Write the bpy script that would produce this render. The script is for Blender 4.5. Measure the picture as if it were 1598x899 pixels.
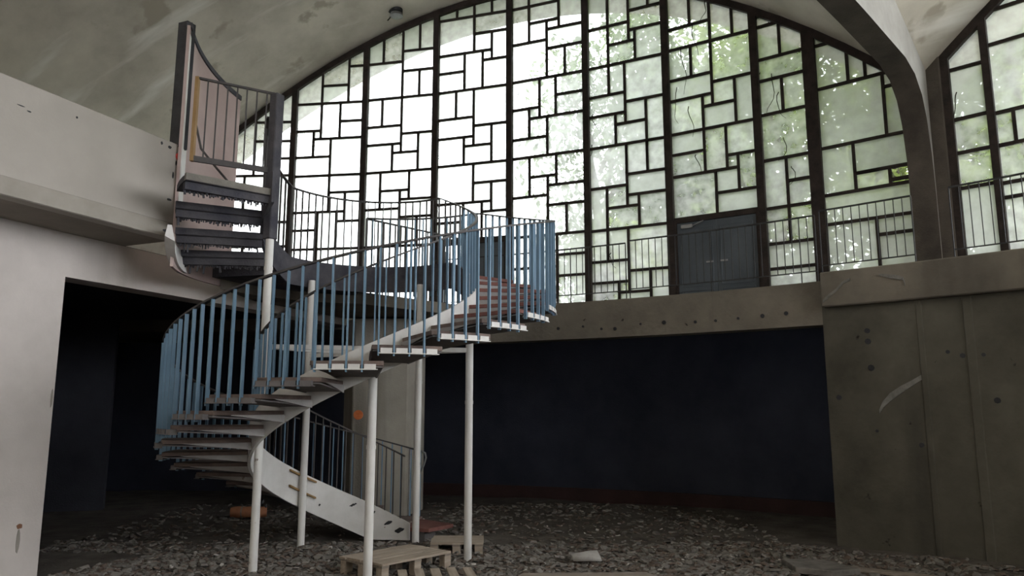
import bpy, bmesh, math, random
from mathutils import Vector, Matrix, noise as mnoise

for o in list(bpy.data.objects):
    bpy.data.objects.remove(o, do_unlink=True)
SC = bpy.context.scene
COL = SC.collection
RNG = random.Random(11)

# ------------------------------------------------------------------ camera
cam_d = bpy.data.cameras.new('camera')
cam = bpy.data.objects.new('camera', cam_d)
COL.objects.link(cam)
cam.location = (0, 0, 1.6)
cam.rotation_euler = (math.pi / 2 + math.atan(190 / 1180), 0, 0)
cam_d.sensor_width = 36
cam_d.lens = 36 * 1180 / 1598
cam_d.clip_end = 500
SC.camera = cam

# ------------------------------------------------------------------ sky, exposure
world = bpy.data.worlds.new('overcast_sky')
SC.world = world
world.use_nodes = True
bg = world.node_tree.nodes['Background']
bg.inputs['Color'].default_value = (0.93, 0.96, 1.0, 1)
bg.inputs['Strength'].default_value = 6.6
SC.view_settings.view_transform = 'Standard'
SC.view_settings.look = 'None'
SC.view_settings.gamma = 1
SC.view_settings.use_curve_mapping = False
SC.view_settings.exposure = 0.5
try:
    SC.cycles.max_bounces = 10
    SC.cycles.diffuse_bounces = 5
    SC.cycles.transparent_max_bounces = 16
except Exception:
    pass

# ------------------------------------------------------------------ constants
WX, WY = -6.628, -3.56            # centre of the round hall
RW, RS = 19.3, 16.8               # window ring, gallery edge ring
ZG = 3.22                         # gallery floor
CX, CY = -1.632, 8.601            # centre of the spiral stair
RI, RO = 1.23, 2.115
rad = math.radians


def pw(phi, r, z=0.0):
    a = rad(phi)
    return Vector((WX + r * math.cos(a), WY + r * math.sin(a), z))


def ps(th, r, z=0.0):
    a = rad(th)
    return Vector((CX + r * math.cos(a), CY + r * math.sin(a), z))


# ------------------------------------------------------------------ materials
def new_mat(name):
    m = bpy.data.materials.new(name)
    m.use_nodes = True
    nt = m.node_tree
    return m, nt, nt.nodes, nt.links, nt.nodes['Principled BSDF']


def grain_mat(name, c1, c2, scale=3.0, rough=0.85, bump=0.15, spots=None, spot_scale=8.0, spot_amt=0.12,
              stretch=(1, 1, 1), metallic=0.0, streak=None, fine=40.0):
    """Two tone weathered surface; spots = third colour breaking through (rust, stains)."""
    m, nt, N, L, P = new_mat(name)
    tc = N.new('ShaderNodeTexCoord')
    mp = N.new('ShaderNodeMapping')
    mp.inputs['Scale'].default_value = stretch
    L.new(tc.outputs['Object'], mp.inputs['Vector'])
    n1 = N.new('ShaderNodeTexNoise')
    n1.inputs['Scale'].default_value = scale
    n1.inputs['Detail'].default_value = 8
    n1.inputs['Roughness'].default_value = 0.62
    L.new(mp.outputs['Vector'], n1.inputs['Vector'])
    r1 = N.new('ShaderNodeValToRGB')
    r1.color_ramp.elements[0].position = 0.32
    r1.color_ramp.elements[1].position = 0.68
    r1.color_ramp.elements[0].color = (*c1, 1)
    r1.color_ramp.elements[1].color = (*c2, 1)
    L.new(n1.outputs['Fac'], r1.inputs['Fac'])
    col = r1.outputs['Color']
    if spots:
        n2 = N.new('ShaderNodeTexNoise')
        n2.inputs['Scale'].default_value = spot_scale
        n2.inputs['Detail'].default_value = 6
        L.new(tc.outputs['Object'], n2.inputs['Vector'])
        r2 = N.new('ShaderNodeValToRGB')
        r2.color_ramp.elements[0].position = 0.72 - spot_amt
        r2.color_ramp.elements[1].position = 0.76 - spot_amt
        L.new(n2.outputs['Fac'], r2.inputs['Fac'])
        mx = N.new('ShaderNodeMix')
        mx.data_type = 'RGBA'
        L.new(r2.outputs['Color'], mx.inputs['Factor'])
        L.new(col, mx.inputs['A'])
        mx.inputs['B'].default_value = (*spots, 1)
        col = mx.outputs['Result']
    if streak:
        sc, st, lo, hi, colr = streak
        mp2 = N.new('ShaderNodeMapping')
        mp2.inputs['Scale'].default_value = st
        L.new(tc.outputs['Object'], mp2.inputs['Vector'])
        n3 = N.new('ShaderNodeTexNoise')
        n3.inputs['Scale'].default_value = sc
        n3.inputs['Detail'].default_value = 5
        L.new(mp2.outputs['Vector'], n3.inputs['Vector'])
        r3 = N.new('ShaderNodeValToRGB')
        r3.color_ramp.elements[0].position = lo
        r3.color_ramp.elements[1].position = hi
        L.new(n3.outputs['Fac'], r3.inputs['Fac'])
        mx = N.new('ShaderNodeMix')
        mx.data_type = 'RGBA'
        L.new(r3.outputs['Color'], mx.inputs['Factor'])
        L.new(col, mx.inputs['A'])
        mx.inputs['B'].default_value = (*colr, 1)
        col = mx.outputs['Result']
    L.new(col, P.inputs['Base Color'])
    P.inputs['Roughness'].default_value = rough
    P.inputs['Metallic'].default_value = metallic
    P.inputs['Specular IOR Level'].default_value = 0.25
    if bump:
        nb = N.new('ShaderNodeTexNoise')
        nb.inputs['Scale'].default_value = fine
        nb.inputs['Detail'].default_value = 6
        L.new(tc.outputs['Object'], nb.inputs['Vector'])
        b = N.new('ShaderNodeBump')
        b.inputs['Strength'].default_value = bump
        b.inputs['Distance'].default_value = 0.02
        L.new(nb.outputs['Fac'], b.inputs['Height'])
        L.new(b.outputs['Normal'], P.inputs['Normal'])
    return m


def glass_mat(name, clear, haze, tint, dirt_scale=6.0):
    """Grimy pane: some light passes straight through, some is scattered by dust, some is held back."""
    m = bpy.data.materials.new(name)
    m.use_nodes = True
    nt = m.node_tree
    N, L = nt.nodes, nt.links
    N.clear()
    out = N.new('ShaderNodeOutputMaterial')
    tr = N.new('ShaderNodeBsdfTransparent')
    tl = N.new('ShaderNodeBsdfTranslucent')
    df = N.new('ShaderNodeBsdfDiffuse')
    df.inputs['Color'].default_value = (0.32, 0.33, 0.32, 1)
    gl = N.new('ShaderNodeBsdfGlossy')
    gl.inputs['Roughness'].default_value = 0.15
    gl.inputs['Color'].default_value = (0.7, 0.7, 0.7, 1)
    tl.inputs['Color'].default_value = (*haze, 1)
    tr.inputs['Color'].default_value = (*tint, 1)
    tc = N.new('ShaderNodeTexCoord')
    ns = N.new('ShaderNodeTexNoise')
    ns.inputs['Scale'].default_value = dirt_scale
    ns.inputs['Detail'].default_value = 6
    L.new(tc.outputs['Object'], ns.inputs['Vector'])
    mr = N.new('ShaderNodeMapRange')
    mr.inputs['From Min'].default_value = 0.35
    mr.inputs['From Max'].default_value = 0.68
    mr.inputs['To Min'].default_value = clear[0]
    mr.inputs['To Max'].default_value = clear[1]
    L.new(ns.outputs['Fac'], mr.inputs['Value'])
    m0 = N.new('ShaderNodeMixShader')
    m0.inputs['Fac'].default_value = 0.25
    L.new(tl.outputs[0], m0.inputs[1])
    L.new(df.outputs[0], m0.inputs[2])
    mx = N.new('ShaderNodeMixShader')
    L.new(mr.outputs[0], mx.inputs['Fac'])
    L.new(m0.outputs[0], mx.inputs[1])
    L.new(tr.outputs[0], mx.inputs[2])
    m2 = N.new('ShaderNodeMixShader')
    m2.inputs['Fac'].default_value = 0.04
    L.new(mx.outputs[0], m2.inputs[1])
    L.new(gl.outputs[0], m2.inputs[2])
    L.new(m2.outputs[0], out.inputs['Surface'])
    return m


M = {}
M['white_wall'] = grain_mat('painted_plaster', (0.50, 0.455, 0.42), (0.61, 0.555, 0.515), 1.3, 0.9, 0.12,
                            streak=(1.2, (1, 1, 0.18), 0.60, 0.80, (0.30, 0.275, 0.22)), spots=(0.20, 0.17, 0.13), spot_scale=5, spot_amt=-0.02)
M['parapet'] = grain_mat('parapet_paint', (0.33, 0.30, 0.265), (0.40, 0.365, 0.325), 0.9, 0.9, 0.1,
                         spots=(0.15, 0.12, 0.09), spot_scale=7, spot_amt=-0.03)
M['stain_band'] = grain_mat('stained_plaster', (0.26, 0.235, 0.20), (0.35, 0.32, 0.28), 1.6, 0.9, 0.15)
M['ceiling'] = grain_mat('raw_ceiling_concrete', (0.36, 0.325, 0.275), (0.56, 0.515, 0.44), 0.8, 0.95, 0.12,
                         streak=(1.0, (0.22, 1.7, 0.5), 0.58, 0.72, (0.68, 0.65, 0.60)), spots=(0.34, 0.30, 0.245), spot_scale=1.1, spot_amt=0.1, fine=12)
M['dark_concrete'] = grain_mat('dark_wall_concrete', (0.06, 0.055, 0.042), (0.125, 0.115, 0.09), 0.9, 0.9, 0.35,  # one dark tone with darker streaks and spots
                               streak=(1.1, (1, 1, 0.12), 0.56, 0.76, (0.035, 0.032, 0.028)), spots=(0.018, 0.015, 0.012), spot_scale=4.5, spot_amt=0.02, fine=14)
M['slab'] = grain_mat('slab_concrete', (0.12, 0.105, 0.085), (0.20, 0.175, 0.14), 1.2, 0.9, 0.3,
                      streak=(1.2, (1, 1, 0.15), 0.58, 0.78, (0.06, 0.052, 0.044)), spots=(0.03, 0.026, 0.02), spot_scale=6, spot_amt=0.0, fine=18)
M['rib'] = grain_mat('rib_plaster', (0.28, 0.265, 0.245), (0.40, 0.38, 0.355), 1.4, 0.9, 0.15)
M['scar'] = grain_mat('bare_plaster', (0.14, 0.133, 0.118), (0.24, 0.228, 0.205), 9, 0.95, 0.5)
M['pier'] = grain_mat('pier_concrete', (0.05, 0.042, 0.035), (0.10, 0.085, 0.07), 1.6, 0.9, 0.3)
M['column'] = grain_mat('column_plaster', (0.28, 0.255, 0.215), (0.40, 0.365, 0.31), 1.2, 0.9, 0.2,
                        streak=(1.6, (1, 1, 0.1), 0.55, 0.75, (0.11, 0.095, 0.075)))
M['room_dark'] = grain_mat('shade_room_wall', (0.022, 0.025, 0.038), (0.04, 0.043, 0.06), 1.0, 0.9, 0.2)  # blue-black colour holds the darkness of the unlit rooms
M['partition'] = grain_mat('shade_partition', (0.03, 0.031, 0.04), (0.055, 0.056, 0.068), 1.0, 0.9, 0.2)  # shade inside the left opening put into the partition colour
M['soffit'] = grain_mat('dark_soffit', (0.20, 0.175, 0.15), (0.29, 0.26, 0.22), 1.0, 0.9, 0.2)  # one dark tone for the gallery underside
M['red_base'] = grain_mat('red_brown_base', (0.03, 0.018, 0.018), (0.05, 0.026, 0.025), 2.0, 0.85, 0.2)
M['floor'] = grain_mat('littered_ground', (0.075, 0.065, 0.055), (0.16, 0.14, 0.12), 2.6, 0.95, 0.6,
                       spots=(0.26, 0.23, 0.20), spot_scale=9, spot_amt=0.03, fine=30)
M['chip_a'] = grain_mat('rubble_grey', (0.10, 0.092, 0.082), (0.22, 0.20, 0.178), 6, 0.95, 0.3)
M['chip_b'] = grain_mat('rubble_brown', (0.08, 0.062, 0.05), (0.17, 0.13, 0.105), 6, 0.95, 0.3)
M['chip_c'] = grain_mat('rubble_pale', (0.30, 0.28, 0.25), (0.48, 0.45, 0.41), 6, 0.95, 0.3)
M['frame'] = grain_mat('rusty_black_steel', (0.018, 0.014, 0.013), (0.045, 0.033, 0.028), 5, 0.8, 0.2, metallic=0.2)
M['rail'] = grain_mat('thin_black_rail', (0.02, 0.02, 0.022), (0.05, 0.05, 0.05), 8, 0.6, 0.1)
M['door'] = grain_mat('blue_grey_door', (0.055, 0.065, 0.075), (0.085, 0.098, 0.11), 1.5, 0.6, 0.08)
M['white_paint'] = grain_mat('peeling_white_steel', (0.52, 0.50, 0.47), (0.68, 0.66, 0.63), 2.2, 0.6, 0.08,
                             spots=(0.10, 0.055, 0.03), spot_scale=9, spot_amt=-0.005)
M['post_paint'] = grain_mat('peeling_white_post', (0.55, 0.53, 0.50), (0.72, 0.70, 0.66), 3.0, 0.55, 0.06,
                            spots=(0.13, 0.07, 0.04), spot_scale=6, spot_amt=0.02, stretch=(1, 1, 0.4))
M['blue_paint'] = grain_mat('flaking_blue_paint', (0.11, 0.19, 0.27), (0.185, 0.28, 0.37), 4.0, 0.5, 0.06,
                            spots=(0.32, 0.17, 0.07), spot_scale=5, spot_amt=-0.02, stretch=(1, 1, 0.5))
M['handrail'] = grain_mat('worn_black_handrail', (0.035, 0.033, 0.035), (0.075, 0.065, 0.06), 6, 0.5, 0.05)
M['tread'] = grain_mat('red_brown_tread', (0.14, 0.06, 0.05), (0.24, 0.11, 0.09), 5, 0.8, 0.2, stretch=(1, 1, 1),
                       spots=(0.25, 0.20, 0.17), spot_scale=6, spot_amt=0.0)
M['tread_worn'] = grain_mat('worn_brown_tread', (0.12, 0.09, 0.08), (0.20, 0.15, 0.13), 5, 0.85, 0.2)
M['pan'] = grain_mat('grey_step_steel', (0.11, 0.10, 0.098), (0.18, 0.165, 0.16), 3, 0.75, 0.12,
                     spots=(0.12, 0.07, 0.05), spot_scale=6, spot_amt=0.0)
M['arm'] = grain_mat('lit_step_arm', (0.26, 0.245, 0.235), (0.36, 0.34, 0.325), 3, 0.75, 0.12, spots=(0.12, 0.07, 0.05), spot_scale=6, spot_amt=0.0)  # paler copy of the step steel; light on the arms coloured in
M['dark_step'] = grain_mat('dark_stair_steel', (0.04, 0.04, 0.05), (0.085, 0.08, 0.085), 4, 0.9, 0.3)  # near-black tone for the upper flight and landing
M['step_edge'] = grain_mat('pale_step_edge', (0.13, 0.12, 0.105), (0.20, 0.185, 0.16), 4, 0.9, 0.3)  # paler tone for the top step's edge
M['pink'] = grain_mat('faded_pink_panel', (0.36, 0.27, 0.25), (0.45, 0.35, 0.325), 1.5, 0.85, 0.05)
M['black_board'] = grain_mat('black_weathered_board', (0.02, 0.02, 0.022), (0.045, 0.045, 0.048), 4, 0.8, 0.2)
M['ochre'] = grain_mat('ochre_bar', (0.22, 0.13, 0.05), (0.30, 0.19, 0.09), 4, 0.7, 0.1)
M['wood'] = grain_mat('weathered_pallet_wood', (0.27, 0.215, 0.165), (0.42, 0.35, 0.28), 5, 0.9, 0.2, stretch=(0.6, 6, 6))
M['wood_dark'] = grain_mat('dirty_wood', (0.17, 0.14, 0.115), (0.28, 0.235, 0.19), 5, 0.9, 0.2, stretch=(0.6, 6, 6))
M['orange'] = grain_mat('orange_clay', (0.30, 0.12, 0.06), (0.44, 0.20, 0.11), 4, 0.85, 0.15)
M['paper'] = grain_mat('torn_paper', (0.28, 0.26, 0.235), (0.42, 0.40, 0.37), 6, 0.9, 0.1)
M['orange_dot'] = grain_mat('orange_spray', (0.50, 0.13, 0.04), (0.60, 0.19, 0.07), 9, 0.9, 0.0)
M['red_dot'] = grain_mat('red_spray', (0.55, 0.06, 0.05), (0.65, 0.10, 0.08), 9, 0.9, 0.0)
M['metal'] = grain_mat('dull_steel', (0.20, 0.20, 0.20), (0.30, 0.30, 0.30), 8, 0.45, 0.05, metallic=0.6)
M['vine'] = grain_mat('dry_vine', (0.015, 0.012, 0.008), (0.03, 0.024, 0.016), 12, 0.9, 0.0)
M['grass'] = grain_mat('overgrown_ground', (0.05, 0.07, 0.02), (0.11, 0.15, 0.04), 1.2, 0.95, 0.4)
M['reflector'] = grain_mat('pale_reflector', (0.42, 0.41, 0.38), (0.55, 0.53, 0.50), 1.2, 0.9, 0.2)
M['rust'] = grain_mat('rust_stain', (0.20, 0.09, 0.05), (0.32, 0.19, 0.12), 9, 0.9, 0.1)
M['bark'] = grain_mat('tree_bark', (0.06, 0.05, 0.035), (0.11, 0.09, 0.065), 6, 0.95, 0.4, stretch=(1, 1, 0.2))
GLASS = [glass_mat('grimy_glass_clearer', (0.48, 0.74), (0.72, 0.73, 0.71), (0.82, 0.85, 0.82)),
         glass_mat('grimy_glass', (0.34, 0.58), (0.72, 0.73, 0.71), (0.8, 0.83, 0.81)),
         glass_mat('dusty_glass', (0.14, 0.28), (0.48, 0.50, 0.46), (0.8, 0.84, 0.8))]


def leaf_mat(name, c, t):
    m = bpy.data.materials.new(name)
    m.use_nodes = True
    N, L = m.node_tree.nodes, m.node_tree.links
    N.clear()
    out = N.new('ShaderNodeOutputMaterial')
    d = N.new('ShaderNodeBsdfDiffuse')
    s = N.new('ShaderNodeBsdfTranslucent')
    tc = N.new('ShaderNodeTexCoord')
    ns = N.new('ShaderNodeTexNoise')
    ns.inputs['Scale'].default_value = 1.1
    L.new(tc.outputs['Object'], ns.inputs['Vector'])
    for n_, c_ in ((d, c), (s, t)):
        r = N.new('ShaderNodeValToRGB')
        r.color_ramp.elements[0].position = 0.35
        r.color_ramp.elements[1].position = 0.65
        r.color_ramp.elements[0].color = (*[q * 0.65 for q in c_], 1)
        r.color_ramp.elements[1].color = (*c_, 1)
        L.new(ns.outputs['Fac'], r.inputs['Fac'])
        L.new(r.outputs['Color'], n_.inputs['Color'])
    mx = N.new('ShaderNodeMixShader')
    mx.inputs['Fac'].default_value = 0.5
    L.new(d.outputs[0], mx.inputs[1])
    L.new(s.outputs[0], mx.inputs[2])
    L.new(mx.outputs[0], out.inputs['Surface'])
    return m


M['leaf_a'] = leaf_mat('leaf_mid_green', (0.16, 0.20, 0.075), (0.26, 0.34, 0.11))
M['leaf_b'] = leaf_mat('leaf_yellow_green', (0.22, 0.27, 0.08), (0.38, 0.47, 0.13))
M['leaf_c'] = leaf_mat('leaf_deep_green', (0.11, 0.14, 0.08), (0.18, 0.23, 0.11))


# ------------------------------------------------------------------ object helpers
def tag(o, label=None, cat=None, group=None, kind=None):
    if label:
        o['label'] = label
    if cat:
        o['category'] = cat
    if group:
        o['group'] = group
    if kind:
        o['kind'] = kind
    return o


def link(o, parent=None):
    COL.objects.link(o)
    if parent is not None:
        o.parent = parent
    return o


def empty(name, loc=(0, 0, 0), parent=None):
    o = bpy.data.objects.new(name, None)
    o.empty_display_size = 0.1
    o.location = loc
    return link(o, parent)


class MB:
    """Mesh collector."""
    def __init__(self):
        self.v = []
        self.f = []

    def add(self, vs, fs):
        b = len(self.v)
        self.v += [tuple(q) for q in vs]
        self.f += [tuple(b + i for i in f) for f in fs]
        return self

    def hexa(self, p):
        """8 points: bottom 0-3 ccw, top 4-7."""
        return self.add(p, [(3, 2, 1, 0), (4, 5, 6, 7), (0, 1, 5, 4), (1, 2, 6, 5), (2, 3, 7, 6), (3, 0, 4, 7)])

    def box(self, c, s, rz=0.0, tilt=None):
        c = Vector(c)
        R = Matrix.Rotation(rz, 3, 'Z')
        if tilt:
            R = R @ Matrix.Rotation(tilt[0], 3, 'X') @ Matrix.Rotation(tilt[1], 3, 'Y')
        x, y, z = s[0] / 2, s[1] / 2, s[2] / 2
        pts = [c + R @ Vector(q) for q in ((-x, -y, -z), (x, -y, -z), (x, y, -z), (-x, y, -z), (-x, -y, z), (x, -y, z), (x, y, z), (-x, y, z))]
        return self.hexa(pts)

    def beam(self, a, b, w, h, up=(0, 0, 1)):
        """Straight bar from a to b, w across, h along up."""
        a, b = Vector(a), Vector(b)
        d = (b - a).normalized()
        up = Vector(up)
        s = d.cross(up)
        if s.length < 1e-6:
            s = Vector((1, 0, 0))
        s.normalize()
        u = s.cross(d).normalized()
        s *= w / 2
        u *= h / 2
        return self.hexa([a - s - u, a + s - u, b + s - u, b - s - u, a - s + u, a + s + u, b + s + u, b - s + u])

    def tube(self, pts, r, n=8, cap=True):
        pts = [Vector(p) for p in pts]
        rings = []
        prev = None
        for i, p in enumerate(pts):
            t = (pts[min(i + 1, len(pts) - 1)] - pts[max(i - 1, 0)]).normalized()
            if prev is None:
                ref = Vector((0, 0, 1)) if abs(t.z) < 0.9 else Vector((1, 0, 0))
                s = t.cross(ref).normalized()
            else:
                s = (prev - t * prev.dot(t)).normalized()
            prev = s
            u = t.cross(s)
            rr = r[i] if isinstance(r, (list, tuple)) else r
            rings.append([p + (s * math.cos(2 * math.pi * k / n) + u * math.sin(2 * math.pi * k / n)) * rr for k in range(n)])
        vs = [q for ring in rings for q in ring]
        fs = []
        for i in range(len(rings) - 1):
            for k in range(n):
                fs.append((i * n + k, i * n + (k + 1) % n, (i + 1) * n + (k + 1) % n, (i + 1) * n + k))
        if cap:
            fs.append(tuple(range(n - 1, -1, -1)))
            fs.append(tuple((len(rings) - 1) * n + k for k in range(n)))
        return self.add(vs, fs)

    def sweep(self, prof):
        """prof: list of quads (4 points each, same order) joined into a closed bar."""
        n = len(prof[0])
        vs = [q for ring in prof for q in ring]
        fs = []
        for i in range(len(prof) - 1):
            for k in range(n):
                fs.append((i * n + k, i * n + (k + 1) % n, (i + 1) * n + (k + 1) % n, (i + 1) * n + k))
        fs.append(tuple(range(n - 1, -1, -1)))
        fs.append(tuple((len(prof) - 1) * n + k for k in range(n)))
        return self.add(vs, fs)

    def prism(self, poly, z0, z1):
        n = len(poly)
        vs = [(p[0], p[1], z0) for p in poly] + [(p[0], p[1], z1) for p in poly]
        fs = [tuple(range(n - 1, -1, -1)), tuple(range(n, 2 * n))]
        fs += [(i, (i + 1) % n, n + (i + 1) % n, n + i) for i in range(n)]
        return self.add(vs, fs)

    def mesh(self, name, smooth=False):
        me = bpy.data.meshes.new(name)
        me.from_pydata(self.v, [], self.f)
        bm = bmesh.new()
        bm.from_mesh(me)
        bmesh.ops.recalc_face_normals(bm, faces=bm.faces)
        bm.to_mesh(me)
        bm.free()
        if smooth:
            for p in me.polygons:
                p.use_smooth = True
            try:
                me.set_sharp_from_angle(angle=rad(40))
            except Exception:
                pass
        return me

    def build(self, name, mat, parent=None, smooth=False, origin=None, bevel=0.0):
        me = self.mesh(name, smooth)
        if origin is not None:
            me.transform(Matrix.Translation(-Vector(origin)))
        if mat is not None:
            me.materials.append(mat)
        o = bpy.data.objects.new(name, me)
        if origin is not None:
            o.location = origin
        if bevel:
            md = o.modifiers.new('bevel', 'BEVEL')
            md.width = bevel
            md.segments = 1
        return link(o, parent)


def struct(o, label, cat):
    return tag(o, label, cat, kind='structure')


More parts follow.
